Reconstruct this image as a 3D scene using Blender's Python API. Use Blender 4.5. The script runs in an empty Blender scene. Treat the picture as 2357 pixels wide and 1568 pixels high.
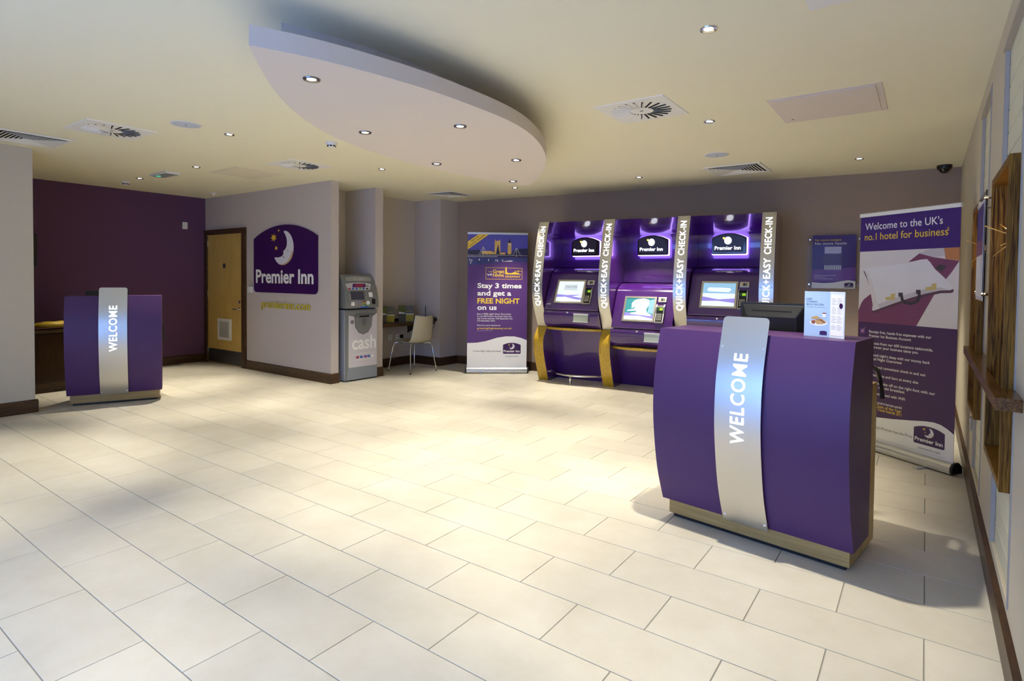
import bpy, math, random
from mathutils import Matrix, Vector
random.seed(7)
R = math.radians
COL = bpy.context.scene.collection
SC = bpy.context.scene

# ------------------------------------------------------------------ camera
def setup_camera():
    yaw, pit, rol = R(-35.768), R(1.5455), R(.6)
    F = Vector((math.sin(yaw)*math.cos(pit), math.cos(yaw)*math.cos(pit), -math.sin(pit)))
    rt = Vector((math.cos(yaw), -math.sin(yaw), 0)); up = rt.cross(F)
    X = rt*math.cos(rol)+up*math.sin(rol); Y = up*math.cos(rol)-rt*math.sin(rol)
    c = bpy.data.cameras.new('camera'); o = bpy.data.objects.new('camera', c); COL.objects.link(o)
    M = Matrix((X, Y, -F)).transposed().to_4x4(); M.translation = Vector((-.0275, -2.7315, 1.3837))
    o.matrix_world = M
    c.sensor_width = 36; c.lens = 36*1322.2/2357; c.shift_y = -(784-678.37)/2357
    c.clip_start = .02; c.clip_end = 200
    SC.camera = o
    return M.translation.copy(), F, X, Y
CAM, CF, CX, CY = setup_camera()

# ------------------------------------------------------------------ world, exposure
W = bpy.data.worlds.new('world'); SC.world = W; W.use_nodes = True
bg = W.node_tree.nodes['Background']
bg.inputs[0].default_value = (.22, .42, 1.0, 1); bg.inputs[1].default_value = 6.0
SC.view_settings.view_transform = 'Standard'; SC.view_settings.look = 'None'
SC.view_settings.gamma = 1; SC.view_settings.exposure = 0; SC.view_settings.use_curve_mapping = False
HC = 2.63                      # ceiling height
SPOT_W = 180                   # downlight power
SPOT_COL = (1.0, .91, .74)

# ------------------------------------------------------------------ materials
MATS = {}
def mat(name, col, rough=.5, metal=0., emit=0., var=.04, scale=8., coat=0., bump=0., bscale=60., trans=0., spec=.5, ecol=None, stretch=None, ior=1.45):
    if name in MATS: return MATS[name]
    m = bpy.data.materials.new(name); m.use_nodes = True
    nt = m.node_tree; b = nt.nodes['Principled BSDF']
    c4 = (*col, 1)
    tc = nt.nodes.new('ShaderNodeTexCoord'); mp = nt.nodes.new('ShaderNodeMapping')
    nt.links.new(tc.outputs['Object'], mp.inputs[0])
    if stretch: mp.inputs['Scale'].default_value = stretch
    nz = nt.nodes.new('ShaderNodeTexNoise'); nz.inputs['Scale'].default_value = scale; nz.inputs['Detail'].default_value = 4
    nt.links.new(mp.outputs[0], nz.inputs['Vector'])
    mx = nt.nodes.new('ShaderNodeMix'); mx.data_type = 'RGBA'
    mx.inputs[6].default_value = (*[x*(1-var) for x in col], 1); mx.inputs[7].default_value = (*[min(1, x*(1+var)) for x in col], 1)
    nt.links.new(nz.outputs['Fac'], mx.inputs[0]); nt.links.new(mx.outputs[2], b.inputs['Base Color'])
    b.inputs['Roughness'].default_value = rough; b.inputs['Metallic'].default_value = metal
    b.inputs['Coat Weight'].default_value = coat; b.inputs['Coat Roughness'].default_value = .05
    b.inputs['Specular IOR Level'].default_value = spec; b.inputs['IOR'].default_value = ior
    b.inputs['Transmission Weight'].default_value = trans
    if emit:
        b.inputs['Emission Color'].default_value = (*(ecol or col), 1); b.inputs['Emission Strength'].default_value = emit
    if bump:
        n2 = nt.nodes.new('ShaderNodeTexNoise'); n2.inputs['Scale'].default_value = bscale; n2.inputs['Detail'].default_value = 3
        nt.links.new(mp.outputs[0], n2.inputs['Vector'])
        bp = nt.nodes.new('ShaderNodeBump'); bp.inputs['Strength'].default_value = bump; bp.inputs['Distance'].default_value = .003
        nt.links.new(n2.outputs['Fac'], bp.inputs['Height']); nt.links.new(bp.outputs[0], b.inputs['Normal'])
    MATS[name] = m
    return m
def wood(name, c1, c2, scale=3., stretch=(1, 1, .08), rough=.35, coat=.1, dist=2., spec=.4):
    m = bpy.data.materials.new(name); m.use_nodes = True; nt = m.node_tree; b = nt.nodes['Principled BSDF']
    tc = nt.nodes.new('ShaderNodeTexCoord'); mp = nt.nodes.new('ShaderNodeMapping'); mp.inputs['Scale'].default_value = stretch
    nt.links.new(tc.outputs['Object'], mp.inputs[0])
    wv = nt.nodes.new('ShaderNodeTexNoise'); wv.inputs['Scale'].default_value = scale*8; wv.inputs['Detail'].default_value = 6; wv.inputs['Distortion'].default_value = dist
    nt.links.new(mp.outputs[0], wv.inputs['Vector'])
    rp = nt.nodes.new('ShaderNodeValToRGB')
    rp.color_ramp.elements[0].position = .35; rp.color_ramp.elements[0].color = (*c1, 1)
    rp.color_ramp.elements[1].position = .65; rp.color_ramp.elements[1].color = (*c2, 1)
    nt.links.new(wv.outputs['Fac'], rp.inputs[0]); nt.links.new(rp.outputs[0], b.inputs['Base Color'])
    b.inputs['Roughness'].default_value = rough; b.inputs['Coat Weight'].default_value = coat; b.inputs['Coat Roughness'].default_value = .1
    b.inputs['Specular IOR Level'].default_value = spec
    MATS[name] = m
    return m
def steel(name, col=(.62, .61, .58), rough=.33, stretch=(4, 4, 300)):
    m = bpy.data.materials.new(name); m.use_nodes = True; nt = m.node_tree; b = nt.nodes['Principled BSDF']
    tc = nt.nodes.new('ShaderNodeTexCoord'); mp = nt.nodes.new('ShaderNodeMapping'); mp.inputs['Scale'].default_value = stretch
    nt.links.new(tc.outputs['Object'], mp.inputs[0])
    nz = nt.nodes.new('ShaderNodeTexNoise'); nz.inputs['Scale'].default_value = 3; nz.inputs['Detail'].default_value = 3
    nt.links.new(mp.outputs[0], nz.inputs['Vector'])
    mr = nt.nodes.new('ShaderNodeMapRange'); mr.inputs[3].default_value = rough-.05; mr.inputs[4].default_value = rough+.07
    nt.links.new(nz.outputs['Fac'], mr.inputs[0]); nt.links.new(mr.outputs[0], b.inputs['Roughness'])
    b.inputs['Base Color'].default_value = (*col, 1); b.inputs['Metallic'].default_value = 1
    MATS[name] = m
    return m

def tile_mat():
    m = bpy.data.materials.new('floor_tile'); m.use_nodes = True; nt = m.node_tree; b = nt.nodes['Principled BSDF']
    g = nt.nodes.new('ShaderNodeNewGeometry'); oi = nt.nodes.new('ShaderNodeObjectInfo')
    n1 = nt.nodes.new('ShaderNodeTexNoise'); n1.inputs['Scale'].default_value = 4; n1.inputs['Detail'].default_value = 8; n1.inputs['Roughness'].default_value = .65
    nt.links.new(g.outputs['Position'], n1.inputs['Vector'])
    rp = nt.nodes.new('ShaderNodeValToRGB')
    rp.color_ramp.elements[0].position = .3; rp.color_ramp.elements[0].color = (.66, .615, .50, 1)
    rp.color_ramp.elements[1].position = .7; rp.color_ramp.elements[1].color = (.74, .705, .60, 1)
    nt.links.new(n1.outputs['Fac'], rp.inputs[0])
    mr = nt.nodes.new('ShaderNodeMapRange'); mr.inputs[3].default_value = .955; mr.inputs[4].default_value = 1.03
    nt.links.new(oi.outputs['Random'], mr.inputs[0])
    mx = nt.nodes.new('ShaderNodeVectorMath'); mx.operation = 'SCALE'
    nt.links.new(rp.outputs[0], mx.inputs[0]); nt.links.new(mr.outputs[0], mx.inputs[3]); nt.links.new(mx.outputs[0], b.inputs['Base Color'])
    b.inputs['Roughness'].default_value = .42; b.inputs['Specular IOR Level'].default_value = .35
    MATS['floor_tile'] = m
    return m

M_TILE = tile_mat()
M_GROUT = mat('grout', (.36, .345, .31), .9, bump=.3)
M_CEIL = mat('ceiling_paint', (.84, .80, .60), .9, var=.015, bump=.08, bscale=150)
M_RAFT = mat('raft_paint', (.70, .63, .57), .9, var=.015)
M_KWALL = mat('brown_wallpaper', (.36, .275, .21), .85, var=.06, scale=30, bump=.15, bscale=250)
M_TAUPE = mat('taupe_wallpaper', (.56, .50, .46), .85, var=.04, scale=30, bump=.15, bscale=250)
M_RWALL = mat('beige_wall', (.58, .53, .42), .85, var=.03, scale=30, bump=.1, bscale=250)
M_PWALL = mat('purple_wall', (.115, .052, .125), .8, var=.08, scale=30, bump=.15, bscale=250)
M_PLANK = mat('cream_plank', (.68, .68, .53), .5, var=.03)
M_SKIRT = wood('skirting_oak', (.040, .018, .007), (.085, .042, .016), 4, (.1, .1, 1.2), .45, .1)
M_DARKOAK = wood('dark_oak', (.045, .016, .003), (.30, .150, .020), 3, (5, 5, .16), .45, .0, 1.2, .12)
M_DARKOAKH = wood('dark_oak_ledge', (.045, .016, .003), (.22, .10, .018), 3, (5, .16, 5), .25, .1, 1.2, .3)
M_OAK = wood('light_oak', (.36, .24, .080), (.47, .33, .12), 4, (.06, 1, 1), .4, .1)
M_OAKV = wood('light_oak_upright', (.46, .30, .085), (.60, .42, .15), 4, (1, 1, .05), .4, .1)
M_KOAK = wood('honey_oak', (.44, .255, .012), (.64, .41, .030), 4, (1.6, 1.6, .07), .3, .4)
M_DOOR = wood('door_veneer', (.56, .36, .09), (.66, .45, .13), 3, (1, 1, .06), .4, .1)
M_PURP = mat('purple_laminate', (.070, .027, .118), .42, var=.05, scale=120, spec=.4)
M_PURPS = mat('purple_laminate_side', (.065, .028, .105), .45, var=.05, scale=120)
M_LACQ = mat('purple_lacquer', (.060, .011, .150), .22, coat=1., var=.03)
M_STEEL = steel('brushed_steel')
M_CHROME = mat('chrome', (.80, .80, .80), .12, 1., var=.01)
M_RING = mat('dark_chrome', (.30, .30, .31), .2, 1., var=.01)
M_ALU = mat('satin_aluminium', (.62, .63, .64), .35, .9, var=.02)
M_WHITE = mat('white_plastic', (.78, .78, .76), .4, var=.01)
M_WHITEP = mat('white_paint', (.80, .79, .75), .6, var=.02)
M_GREYW = mat('speaker_grille', (.55, .60, .70), .7, var=.02, bump=.4, bscale=900)
M_BLACK = mat('black_plastic', (.012, .013, .015), .38, var=.2)
M_BLACKG = mat('black_gloss', (.008, .006, .014), .12, coat=.6)
M_DARK = mat('dark_void', (.010, .010, .012), .9)
M_GREY = mat('grey_metal', (.24, .25, .26), .45, .3)
M_ATMG = mat('cash_grey', (.20, .205, .195), .45, var=.04)
M_ATMS = mat('cash_side', (.34, .36, .40), .4, .2)
M_ATMP = mat('cash_panel', (.60, .57, .60), .5, var=.02)
M_ATMK = mat('cash_kick', (.28, .32, .36), .4, .3)
M_GLOWW = mat('glow_white', (1, 1, 1), .4, emit=3.5, ecol=(.88, .94, 1.0))
M_GLOWK = mat('glow_kiosk', (1, 1, 1), .4, emit=3.2, ecol=(.92, .95, 1.0))
M_HALO = mat('glow_violet', (.6, .4, 1), .4, emit=9, ecol=(.42, .25, 1.0))
M_BULB = mat('bulb_glow', (1, 1, 1), .3, emit=30, ecol=(1, .93, .78))
M_GREEN = mat('exit_green', (.05, .5, .3), .4, emit=.8, ecol=(.1, .8, .5))
M_LCD = mat('lcd_green', (.35, .6, .05), .4, emit=.5, ecol=(.35, .75, .02))
M_SCRW = mat('screen_white', (.25, .26, .28), .3, emit=.95, ecol=(.85, .93, 1.0))
M_SCRV = mat('screen_violet', (.1, .1, .25), .3, emit=.75, ecol=(.40, .33, .95))
M_SCRT = mat('screen_teal', (.02, .1, .1), .3, emit=.7, ecol=(.06, .42, .46))
M_SCRB = mat('screen_blue', (.1, .2, .25), .3, emit=.8, ecol=(.38, .68, .95))
M_SCRG = mat('screen_grey', (.1, .13, .15), .3, emit=.35, ecol=(.6, .72, .80))
M_YEL = mat('yellow_print', (.80, .55, .05), .5)
M_YSIGN = mat('yellow_letter', (.62, .50, .02), .45)
M_YBAG = mat('yellow_bag', (.45, .31, .02), .5, var=.35, scale=14, bump=.6, bscale=22)
M_WPRINT = mat('white_print', (.86, .86, .84), .5, var=.01)
M_BPURP = mat('banner_purple', (.100, .036, .185), .45, var=.03)
M_B2P = mat('banner_deep_purple', (.060, .022, .100), .45, var=.03)
M_B2V = mat('banner_violet', (.045, .014, .165), .45, var=.03)
M_SIGNP = mat('sign_purple', (.040, .006, .085), .35, var=.05, scale=5)
M_SIGNG = mat('sign_violet_glow', (.085, .008, .125), .35, var=.05)
M_MOON = mat('moon_white', (.74, .73, .80), .45, var=.06)
M_MOONO = mat('moon_orange', (.62, .40, .22), .45, var=.06)
M_SKYP = mat('print_night_sky', (.085, .080, .42), .5, var=.2, scale=3)
M_NAVY = mat('print_navy', (.022, .022, .075), .5, var=.3, scale=12)
M_WATER = mat('print_water', (.045, .050, .20), .5, var=.5, scale=10)
M_GOLD = mat('print_gold', (.72, .47, .12), .5, var=.3, scale=30)
M_LINEN = mat('print_linen', (.66, .63, .64), .55, var=.05, scale=3)
M_LINEN2 = mat('print_linen_shade', (.52, .49, .53), .55, var=.06, scale=4)
M_PLUM = mat('print_plum', (.18, .050, .125), .55, var=.10, scale=4)
M_ORANGE = mat('print_orange', (.48, .20, .08), .55, var=.2, scale=3)
M_BRASS = mat('print_brass', (.55, .45, .18), .4, var=.1)
M_INK = mat('print_ink', (.05, .045, .06), .5)
M_GINK = mat('print_grey_ink', (.40, .40, .43), .5)
M_SKYB = mat('print_pale_blue', (.42, .58, .80), .5, var=.08, scale=6)
M_PVIOL = mat('print_violet', (.20, .075, .36), .5, var=.05)
M_PNAVY = mat('print_indigo', (.075, .040, .22), .5, var=.05)
M_FOOD1 = mat('print_toast', (.55, .34, .12), .5, var=.3, scale=60)
M_FOOD2 = mat('print_filling', (.30, .09, .04), .5, var=.3, scale=60)
M_LEAF = mat('print_leaf', (.13, .16, .05), .6, var=.7, scale=45)
M_LEAFY = mat('print_vegetable', (.45, .38, .05), .6, var=.8, scale=50)
M_SLATE = mat('print_slate', (.12, .125, .125), .6, var=.1)
M_RED = mat('print_red', (.35, .02, .05), .5)
M_BLUE = mat('print_blue', (.03, .12, .42), .5)
M_GRN = mat('print_green', (.08, .40, .10), .5)
M_CHAIR = mat('chair_shell', (.44, .40, .29), .22, var=.02, coat=.3)
M_GLASS = mat('acrylic', (.97, .97, .97), .03, trans=1., var=0, ior=1.12)
M_PANE = mat('window_glass', (.97, .98, 1), .0, trans=1., var=0, ior=1.02)
M_WARM = mat('warm_filament', (1, .7, .3), .3, emit=5, ecol=(1, .62, .22))
M_TWIG = mat('brass_wire', (.75, .55, .25), .25, 1.)

# ------------------------------------------------------------------ mesh helpers
class MB:
    def __init__(s): s.v = []; s.f = []; s.m = []
    def add(s, vs, fs, mi=0):
        n = len(s.v); s.v += [tuple(x) for x in vs]; s.f += [tuple(i+n for i in f) for f in fs]; s.m += [mi]*len(fs); return s
    def box(s, x0, x1, y0, y1, z0, z1, mi=0):
        vs = [(x, y, z) for z in (z0, z1) for y in (y0, y1) for x in (x0, x1)]
        return s.add(vs, [(0, 2, 3, 1), (4, 5, 7, 6), (0, 1, 5, 4), (2, 6, 7, 3), (0, 4, 6, 2), (1, 3, 7, 5)], mi)
    def prism(s, pts, ax, c0, c1, mi=0):
        # pts 2D; ax 'x': (y,z) extruded along x ; 'y': (x,z) ; 'z': (x,y)
        n = len(pts)
        def P(p, c): return (c, p[0], p[1]) if ax == 'x' else (p[0], c, p[1]) if ax == 'y' else (p[0], p[1], c)
        vs = [P(p, c0) for p in pts]+[P(p, c1) for p in pts]
        fs = [tuple(range(n))[::-1], tuple(range(n, 2*n))]+[(i, (i+1) % n, n+(i+1) % n, n+i) for i in range(n)]
        return s.add(vs, fs, mi)
    def tube(s, path, r, n=8, mi=0, cap=True):
        path = [Vector(p) for p in path]; vs = []; fs = []
        for i, p in enumerate(path):
            d = (path[min(i+1, len(path)-1)]-path[max(i-1, 0)]).normalized()
            a = d.cross(Vector((0, 0, 1)) if abs(d.z) < .9 else Vector((1, 0, 0))).normalized(); b = d.cross(a)
            rr = r[i] if isinstance(r, (list, tuple)) else r
            vs += [p+a*rr*math.cos(2*math.pi*k/n)+b*rr*math.sin(2*math.pi*k/n) for k in range(n)]
        for i in range(len(path)-1):
            fs += [(i*n+k, i*n+(k+1) % n, (i+1)*n+(k+1) % n, (i+1)*n+k) for k in range(n)]
        if cap: fs += [tuple(range(n)), tuple(range(len(vs)-n, len(vs)))[::-1]]
        return s.add(vs, fs, mi)
    def lathe(s, prof, n=24, c=(0, 0, 0), mi=0, capb=True, capt=True):
        vs = [(c[0]+r*math.cos(2*math.pi*k/n), c[1]+r*math.sin(2*math.pi*k/n), c[2]+z) for r, z in prof for k in range(n)]
        fs = [(i*n+k, i*n+(k+1) % n, (i+1)*n+(k+1) % n, (i+1)*n+k) for i in range(len(prof)-1) for k in range(n)]
        if capb: fs.append(tuple(range(n))[::-1])
        if capt: fs.append(tuple(range(len(vs)-n, len(vs))))
        return s.add(vs, fs, mi)
    def disc(s, c, r, ax='y', n=20, rz=None, mi=0):
        rz = rz or r
        vs = [(c[0]+r*math.cos(2*math.pi*k/n), c[1], c[2]+rz*math.sin(2*math.pi*k/n)) if ax == 'y' else
              (c[0]+r*math.cos(2*math.pi*k/n), c[1]+rz*math.sin(2*math.pi*k/n), c[2]) for k in range(n)]
        return s.add(vs, [tuple(range(n))], mi)
    def poly(s, pts, y=0., mi=0):       # flat polygon in the x-z plane, facing -y
        return s.add([(p[0], y, p[1]) for p in pts], [tuple(range(len(pts)))], mi)
    def rect(s, x0, x1, z0, z1, y=0., mi=0): return s.poly([(x0, z0), (x1, z0), (x1, z1), (x0, z1)], y, mi)
    def tf(s, M, i0=0):
        s.v[i0:] = [tuple(M @ Vector(v)) for v in s.v[i0:]]; return s

def obj(name, mb, m, parent=None, label=None, cat=None, group=None, kind=None, bevel=0, smooth=False, loc=None, rot=None):
    me = bpy.data.meshes.new(name); me.from_pydata(mb.v, [], mb.f)
    for mm in (m if isinstance(m, (list, tuple)) else [m]): me.materials.append(mm)
    if any(mb.m): me.polygons.foreach_set('material_index', mb.m)
    if smooth: me.polygons.foreach_set('use_smooth', [True]*len(me.polygons))
    me.update()
    o = bpy.data.objects.new(name, me); COL.objects.link(o)
    if parent: o.parent = parent
    if loc: o.location = loc
    if rot: o.rotation_euler = rot
    if bevel:
        b = o.modifiers.new('bevel', 'BEVEL'); b.width = bevel; b.segments = 2; b.limit_method = 'ANGLE'; b.angle_limit = R(40)
    return tag(o, label, cat, group, kind)
def tag(o, label=None, cat=None, group=None, kind=None):
    if label: o['label'] = label
    if cat: o['category'] = cat
    if group: o['group'] = group
    if kind: o['kind'] = kind
    return o
def thing(name, label, cat, loc=(0, 0, 0), rz=0, group=None):
    o = bpy.data.objects.new(name, None); COL.objects.link(o); o.location = loc; o.rotation_euler = (0, 0, rz); o.empty_display_size = .1
    return tag(o, label, cat, group)
def smooth_angle(o, a=40):
    me = o.data; me.polygons.foreach_set('use_smooth', [True]*len(me.polygons)); me.update()
    try: me.set_sharp_from_angle(angle=R(a))
    except Exception: pass
    return o

_tc = {}
def glyphs(s, bold=0., ext=0., spacing=1., shear=0., res=3):
    key = (s, bold, ext, spacing, shear, res)
    if key in _tc: return _tc[key]
    cu = bpy.data.curves.new('t', 'FONT'); cu.body = s; cu.size = 1; cu.offset = bold; cu.extrude = ext; cu.space_character = spacing; cu.shear = shear
    cu.resolution_u = res; cu.fill_mode = 'BOTH' if ext else 'FRONT'
    o = bpy.data.objects.new('t', cu); COL.objects.link(o)
    dg = bpy.context.evaluated_depsgraph_get(); me = o.evaluated_get(dg).to_mesh()
    vs = [tuple(v.co) for v in me.vertices]; fs = [tuple(p.vertices) for p in me.polygons]
    o.evaluated_get(dg).to_mesh_clear(); bpy.data.objects.remove(o); bpy.data.curves.remove(cu)
    _tc[key] = (vs, fs); return vs, fs
CAP = None
def text(mb, s, x, z, h, w=None, y=0., bold=0., mi=0, align='l', fn=None, spacing=1., shear=0., rot=0., ext=0.):
    """letters in the x-z plane facing -y: left edge x, baseline z, capital height h, total width w"""
    global CAP
    if CAP is None: CAP = max(v[1] for v in glyphs('H')[0])
    vs, fs = glyphs(s, bold, ext, spacing, shear)
    if not vs: return mb
    x0 = min(v[0] for v in vs); x1 = max(v[0] for v in vs); sy = h/CAP; sx = w/(x1-x0) if w else sy
    off = 0 if align == 'l' else -(x1-x0)*sx/2 if align == 'c' else -(x1-x0)*sx
    out = []
    for v in vs:
        a, b = (v[0]-x0)*sx+off, v[1]*sy
        if rot: a, b = a*math.cos(rot)-b*math.sin(rot), a*math.sin(rot)+b*math.cos(rot)
        out.append(fn(x+a, z+b) if fn else (x+a, y-(v[2]*sy if ext else 0), z+b))
    return mb.add(out, fs, mi)

def line(parent, m, *a, name='lettering', **k):
    return obj(name, text(MB(), *a, **k), m, parent)

def star(cx, cz, r, rz=None, n=7, inner=.42, rot=.2):
    rz = rz or r
    return [(cx+(r if k % 2 == 0 else r*inner)*math.sin(rot+math.pi*k/n), cz+(rz if k % 2 == 0 else rz*inner)*math.cos(rot+math.pi*k/n)) for k in range(2*n)]
MOON_PX = [(590,150),(620,160),(650,182),(685,230),(710,290),(727,360),(732,430),(726,510),(705,590),(678,640),(640,682),(590,711),(540,718),(495,704),(455,667),(428,625),(415,600),(422,584),
           (470,590),(520,578),(545,560),(556,548),(569,531),(557,521),(569,508),(556,490),(580,470),(603,440),(617,400),(622,350),(620,300),(608,250),(590,205),(570,172),(573,155)]
def LU(x, y): return ((x-42)/1053, (1180-y)*.000551)
def badge_outline(w, x0, z0, side=.507, apex=.623, r=.045, n=14):
    pts = []
    for k in range(5): a = R(180+90*k/4); pts.append((r+r*math.cos(a), r+r*math.sin(a)))
    for k in range(5): a = R(270+90*k/4); pts.append((1-r+r*math.cos(a), r+r*math.sin(a)))
    s = apex-side; rad = (.25+s*s)/(2*s); th = math.asin(.5/rad)
    for k in range(n+1): a = th-2*th*k/n; pts.append((.5+rad*math.sin(a), apex-rad+rad*math.cos(a)))
    return [(x0+p[0]*w, z0+p[1]*w) for p in pts]
def badge_art(parent, w, x0, z0, y, mats=None, depth=.0006, deep=False, names=('badge', 'moon', 'star', 'lettering')):
    """arched purple badge with crescent moon, stars and name, facing -y, as parts of parent"""
    f = lambda p: (x0+p[0]*w, z0+p[1]*w)
    mb = MB()
    if deep: mb.prism(badge_outline(w, x0, z0), 'y', y, y+.012)
    else: mb.poly(badge_outline(w, x0, z0), y)
    b = obj(names[0], mb, M_SIGNP, parent)
    mo = MB().poly([f(LU(*p)) for p in MOON_PX], y-2*depth)
    mo.poly([f(LU(*p)) for p in [(726,510),(705,590),(678,640),(640,682),(590,711),(540,718),(495,704),(560,700),(620,668),(665,610),(690,540),(700,480)]], y-3*depth, 1)
    mo.poly([f(LU(*p)) for p in [(545,560),(560,575),(580,585),(602,588),(580,592),(560,588),(545,570)]], y-3*depth, 2)
    mo.poly([f(LU(*p)) for p in [(620,458),(632,478),(650,480),(640,488),(628,484)]], y-3*depth, 2)
    obj(names[1], mo, [M_MOON, M_MOONO, M_INK], b)
    for (px, py, r) in ((400, 255, .056), (443, 432, .031), (485, 140, .020)):
        c = LU(px, py); obj(names[2], MB().poly([f(p) for p in star(c[0], c[1], r, r*.75)], y-2*depth), M_YEL, b)
    obj(names[3], text(MB(), 'Premier Inn', f(LU(85, 0))[0], f(LU(0, 1012))[1], .119*w, .905*w, y-2*depth, bold=.028), M_WPRINT, b)
    return b

# ------------------------------------------------------------------ floor
XW = .25                                            # right wall plane
floor = obj('floor', MB().box(-9.7, .45, -4.75, 5.25, -.06, -.004), M_GROUT, kind='structure')
def tile_mb(x0, x1, y0, y1, g=.0022, c=.0012, t=.0045, o=(0, 0, 0)):
    x0 += g; x1 -= g; y0 += g; y1 -= g
    v = [(x0, y0, -t), (x1, y0, -t), (x1, y1, -t), (x0, y1, -t), (x0, y0, -c), (x1, y0, -c), (x1, y1, -c), (x0, y1, -c),
         (x0+c, y0+c, 0), (x1-c, y0+c, 0), (x1-c, y1-c, 0), (x0+c, y1-c, 0)]
    f = [(0, 1, 5, 4), (1, 2, 6, 5), (2, 3, 7, 6), (3, 0, 4, 7), (4, 5, 9, 8), (5, 6, 10, 9), (6, 7, 11, 10), (7, 4, 8, 11), (8, 9, 10, 11)]
    return [(a[0]+o[0], a[1]+o[1], a[2]+o[2]) for a in v], f
def build_tiles():
    ts = []
    for k in range(-15, 17):
        y0, y1 = .3*(k-1), .3*k
        off = 0 if k % 2 == 0 else .3
        for j in range(-17, 2):
            x0 = .6*j+off; x1 = min(x0+.6, XW)
            if x1-x0 < .05 or x0 < -9.75: continue
            if y1 > 2.1 and x1 < -6.9: continue
            if y1 < -.9 and x1 < -7.3: continue
            cx, cy = (x0+x1)/2, (y0+y1)/2
            d = Vector((cx, cy, 0))-CAM; z = d.dot(CF)
            inview = z > .2 and abs(d.dot(CX)/z) < 1178/1322+.15 and -(784+110+150)/1322 < d.dot(CY)/z < .3
            size = (1/(z*z*max(d.length, .1))) if inview else 0
            ts.append((size, x0, x1, y0, y1))
    ts.sort(reverse=True)
    cache = {}
    for n, (s, x0, x1, y0, y1) in enumerate(ts[:300]):
        w = round(x1-x0, 4)
        if w not in cache:
            v, f = tile_mb(0, w, 0, .3); me = bpy.data.meshes.new('tile'); me.from_pydata(v, [], f); me.materials.append(M_TILE); cache[w] = me
        o = bpy.data.objects.new('tile', cache[w]); COL.objects.link(o); o.parent = floor; o.location = (x0, y0, 0)
    mb = MB()
    for s, x0, x1, y0, y1 in ts[300:]: mb.add(*tile_mb(x0, x1, y0, y1))
    obj('far_tiles', mb, M_TILE, floor, kind='stuff')
build_tiles()

# ------------------------------------------------------------------ ceiling and walls
obj('ceiling', MB().box(-9.7, .45, -4.75, 5.25, HC, HC+.1), M_CEIL, kind='structure')
KTH = R(6.03); KO = Vector((-6.21, 4.36, 0)); KA = Vector((math.cos(KTH), math.sin(KTH), 0)); KB = Vector((-math.sin(KTH), math.cos(KTH), 0))
obj('wall_back', MB().box(-.05, 6.65, 0, .15, 0, HC), M_KWALL, kind='structure', loc=KO, rot=(0, 0, KTH))
XP = -9.5; YS = 1.92
obj('wall_left', MB().box(XP-.15, XP, -.95, YS+.1, 0, HC), M_PWALL, kind='structure')
obj('wall_sign', MB().prism([(XP, YS), (-6.26, YS), (-6.26, 2.04), (-6.89, 2.04), (-6.89, 2.64), (-7.1, 2.64), (-7.1, YS+.15), (XP, YS+.15)], 'z', 0, HC), M_TAUPE, kind='structure')
obj('wall_column', MB().prism([(-7.1, 2.641), (-6.889, 2.641), (-6.889, 2.635), (-6.24, 2.635), (-6.24, 2.775), (-7.1, 2.775)], 'z', 0, HC), M_TAUPE, kind='structure')
obj('wall_alcove', MB().prism([(-6.8, 2.78), (-6.8, 3.95), (-6.24, 3.95), (-6.24, 4.355), (-7.1, 4.355), (-7.1, 2.776), (-6.8, 2.776)][1:], 'z', 0, HC), M_TAUPE, kind='structure')
obj('wall_pier', MB().box(XP-.1, -7.25, -4.6, -.87, 0, HC), M_RWALL, kind='structure')
# right wall with two recesses lined with cream boards
P1 = (1.50, 2.12); P2 = (.08, .78); ZR0, ZR1 = .17, 2.50; XR = .263; FZ0, FZ1 = .60, 1.87
wr = MB()
for y0, y1 in ((-4.6, P2[0]), (P2[1], P1[0]), (P1[1], 5.2)): wr.box(XW, XW+.2, y0, y1, 0, HC)
for y0, y1 in (P1, P2):
    wr.box(XW, XW+.2, y0, y1, 0, ZR0); wr.box(XW, XW+.2, y0, y1, ZR1, HC)
    wr.box(XR+.010, XW+.2, y0, y1, ZR0, FZ0); wr.box(XR+.010, XW+.2, y0, y1, FZ1, ZR1); wr.box(.302, XW+.2, y0, y1, FZ0, FZ1)
WR = obj('wall_right', wr, M_RWALL, kind='structure')
for y0, y1 in (P1, P2):
    for za, zb_ in ((ZR0, FZ0), (FZ1, ZR1)):
        n = round((zb_-za)/.105); hh = (zb_-za)/n
        for k in range(n):
            z, z1 = za+k*hh, za+(k+1)*hh
            obj('plank', MB().add([(x, y, zz) for y in (y0+.001, y1-.001) for x, zz in ((XR+.010, z), (XR+.009, z+.0015), (XR, z+.006), (XR, z1-.006), (XR+.009, z1-.0015), (XR+.010, z1))],
                     [(0, 1, 2, 3, 4, 5), (11, 10, 9, 8, 7, 6)]+[(i, 6+i, 6+(i+1) % 6, (i+1) % 6) for i in range(6)]), M_PLANK, WR)
for i, (y0, y1) in enumerate((P1, P2)):
    mb = MB().box(XW-.005, XW+.012, y1-.010, y1+.012, ZR0, ZR1-.04).box(XW-.005, XW+.012, y0-.012, y0+.004, ZR0, ZR1-.04)
    mb.prism([(XW-.012, ZR1-.04), (XW+.012, ZR1-.04), (XW+.012, ZR1+.02), (XW-.002, ZR1+.02)], 'y', y0-.012, y1+.012)
    obj('trim_%d' % (i+1), mb, mat('taupe_trim', (.42, .38, .33), .6), kind='structure')
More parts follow.
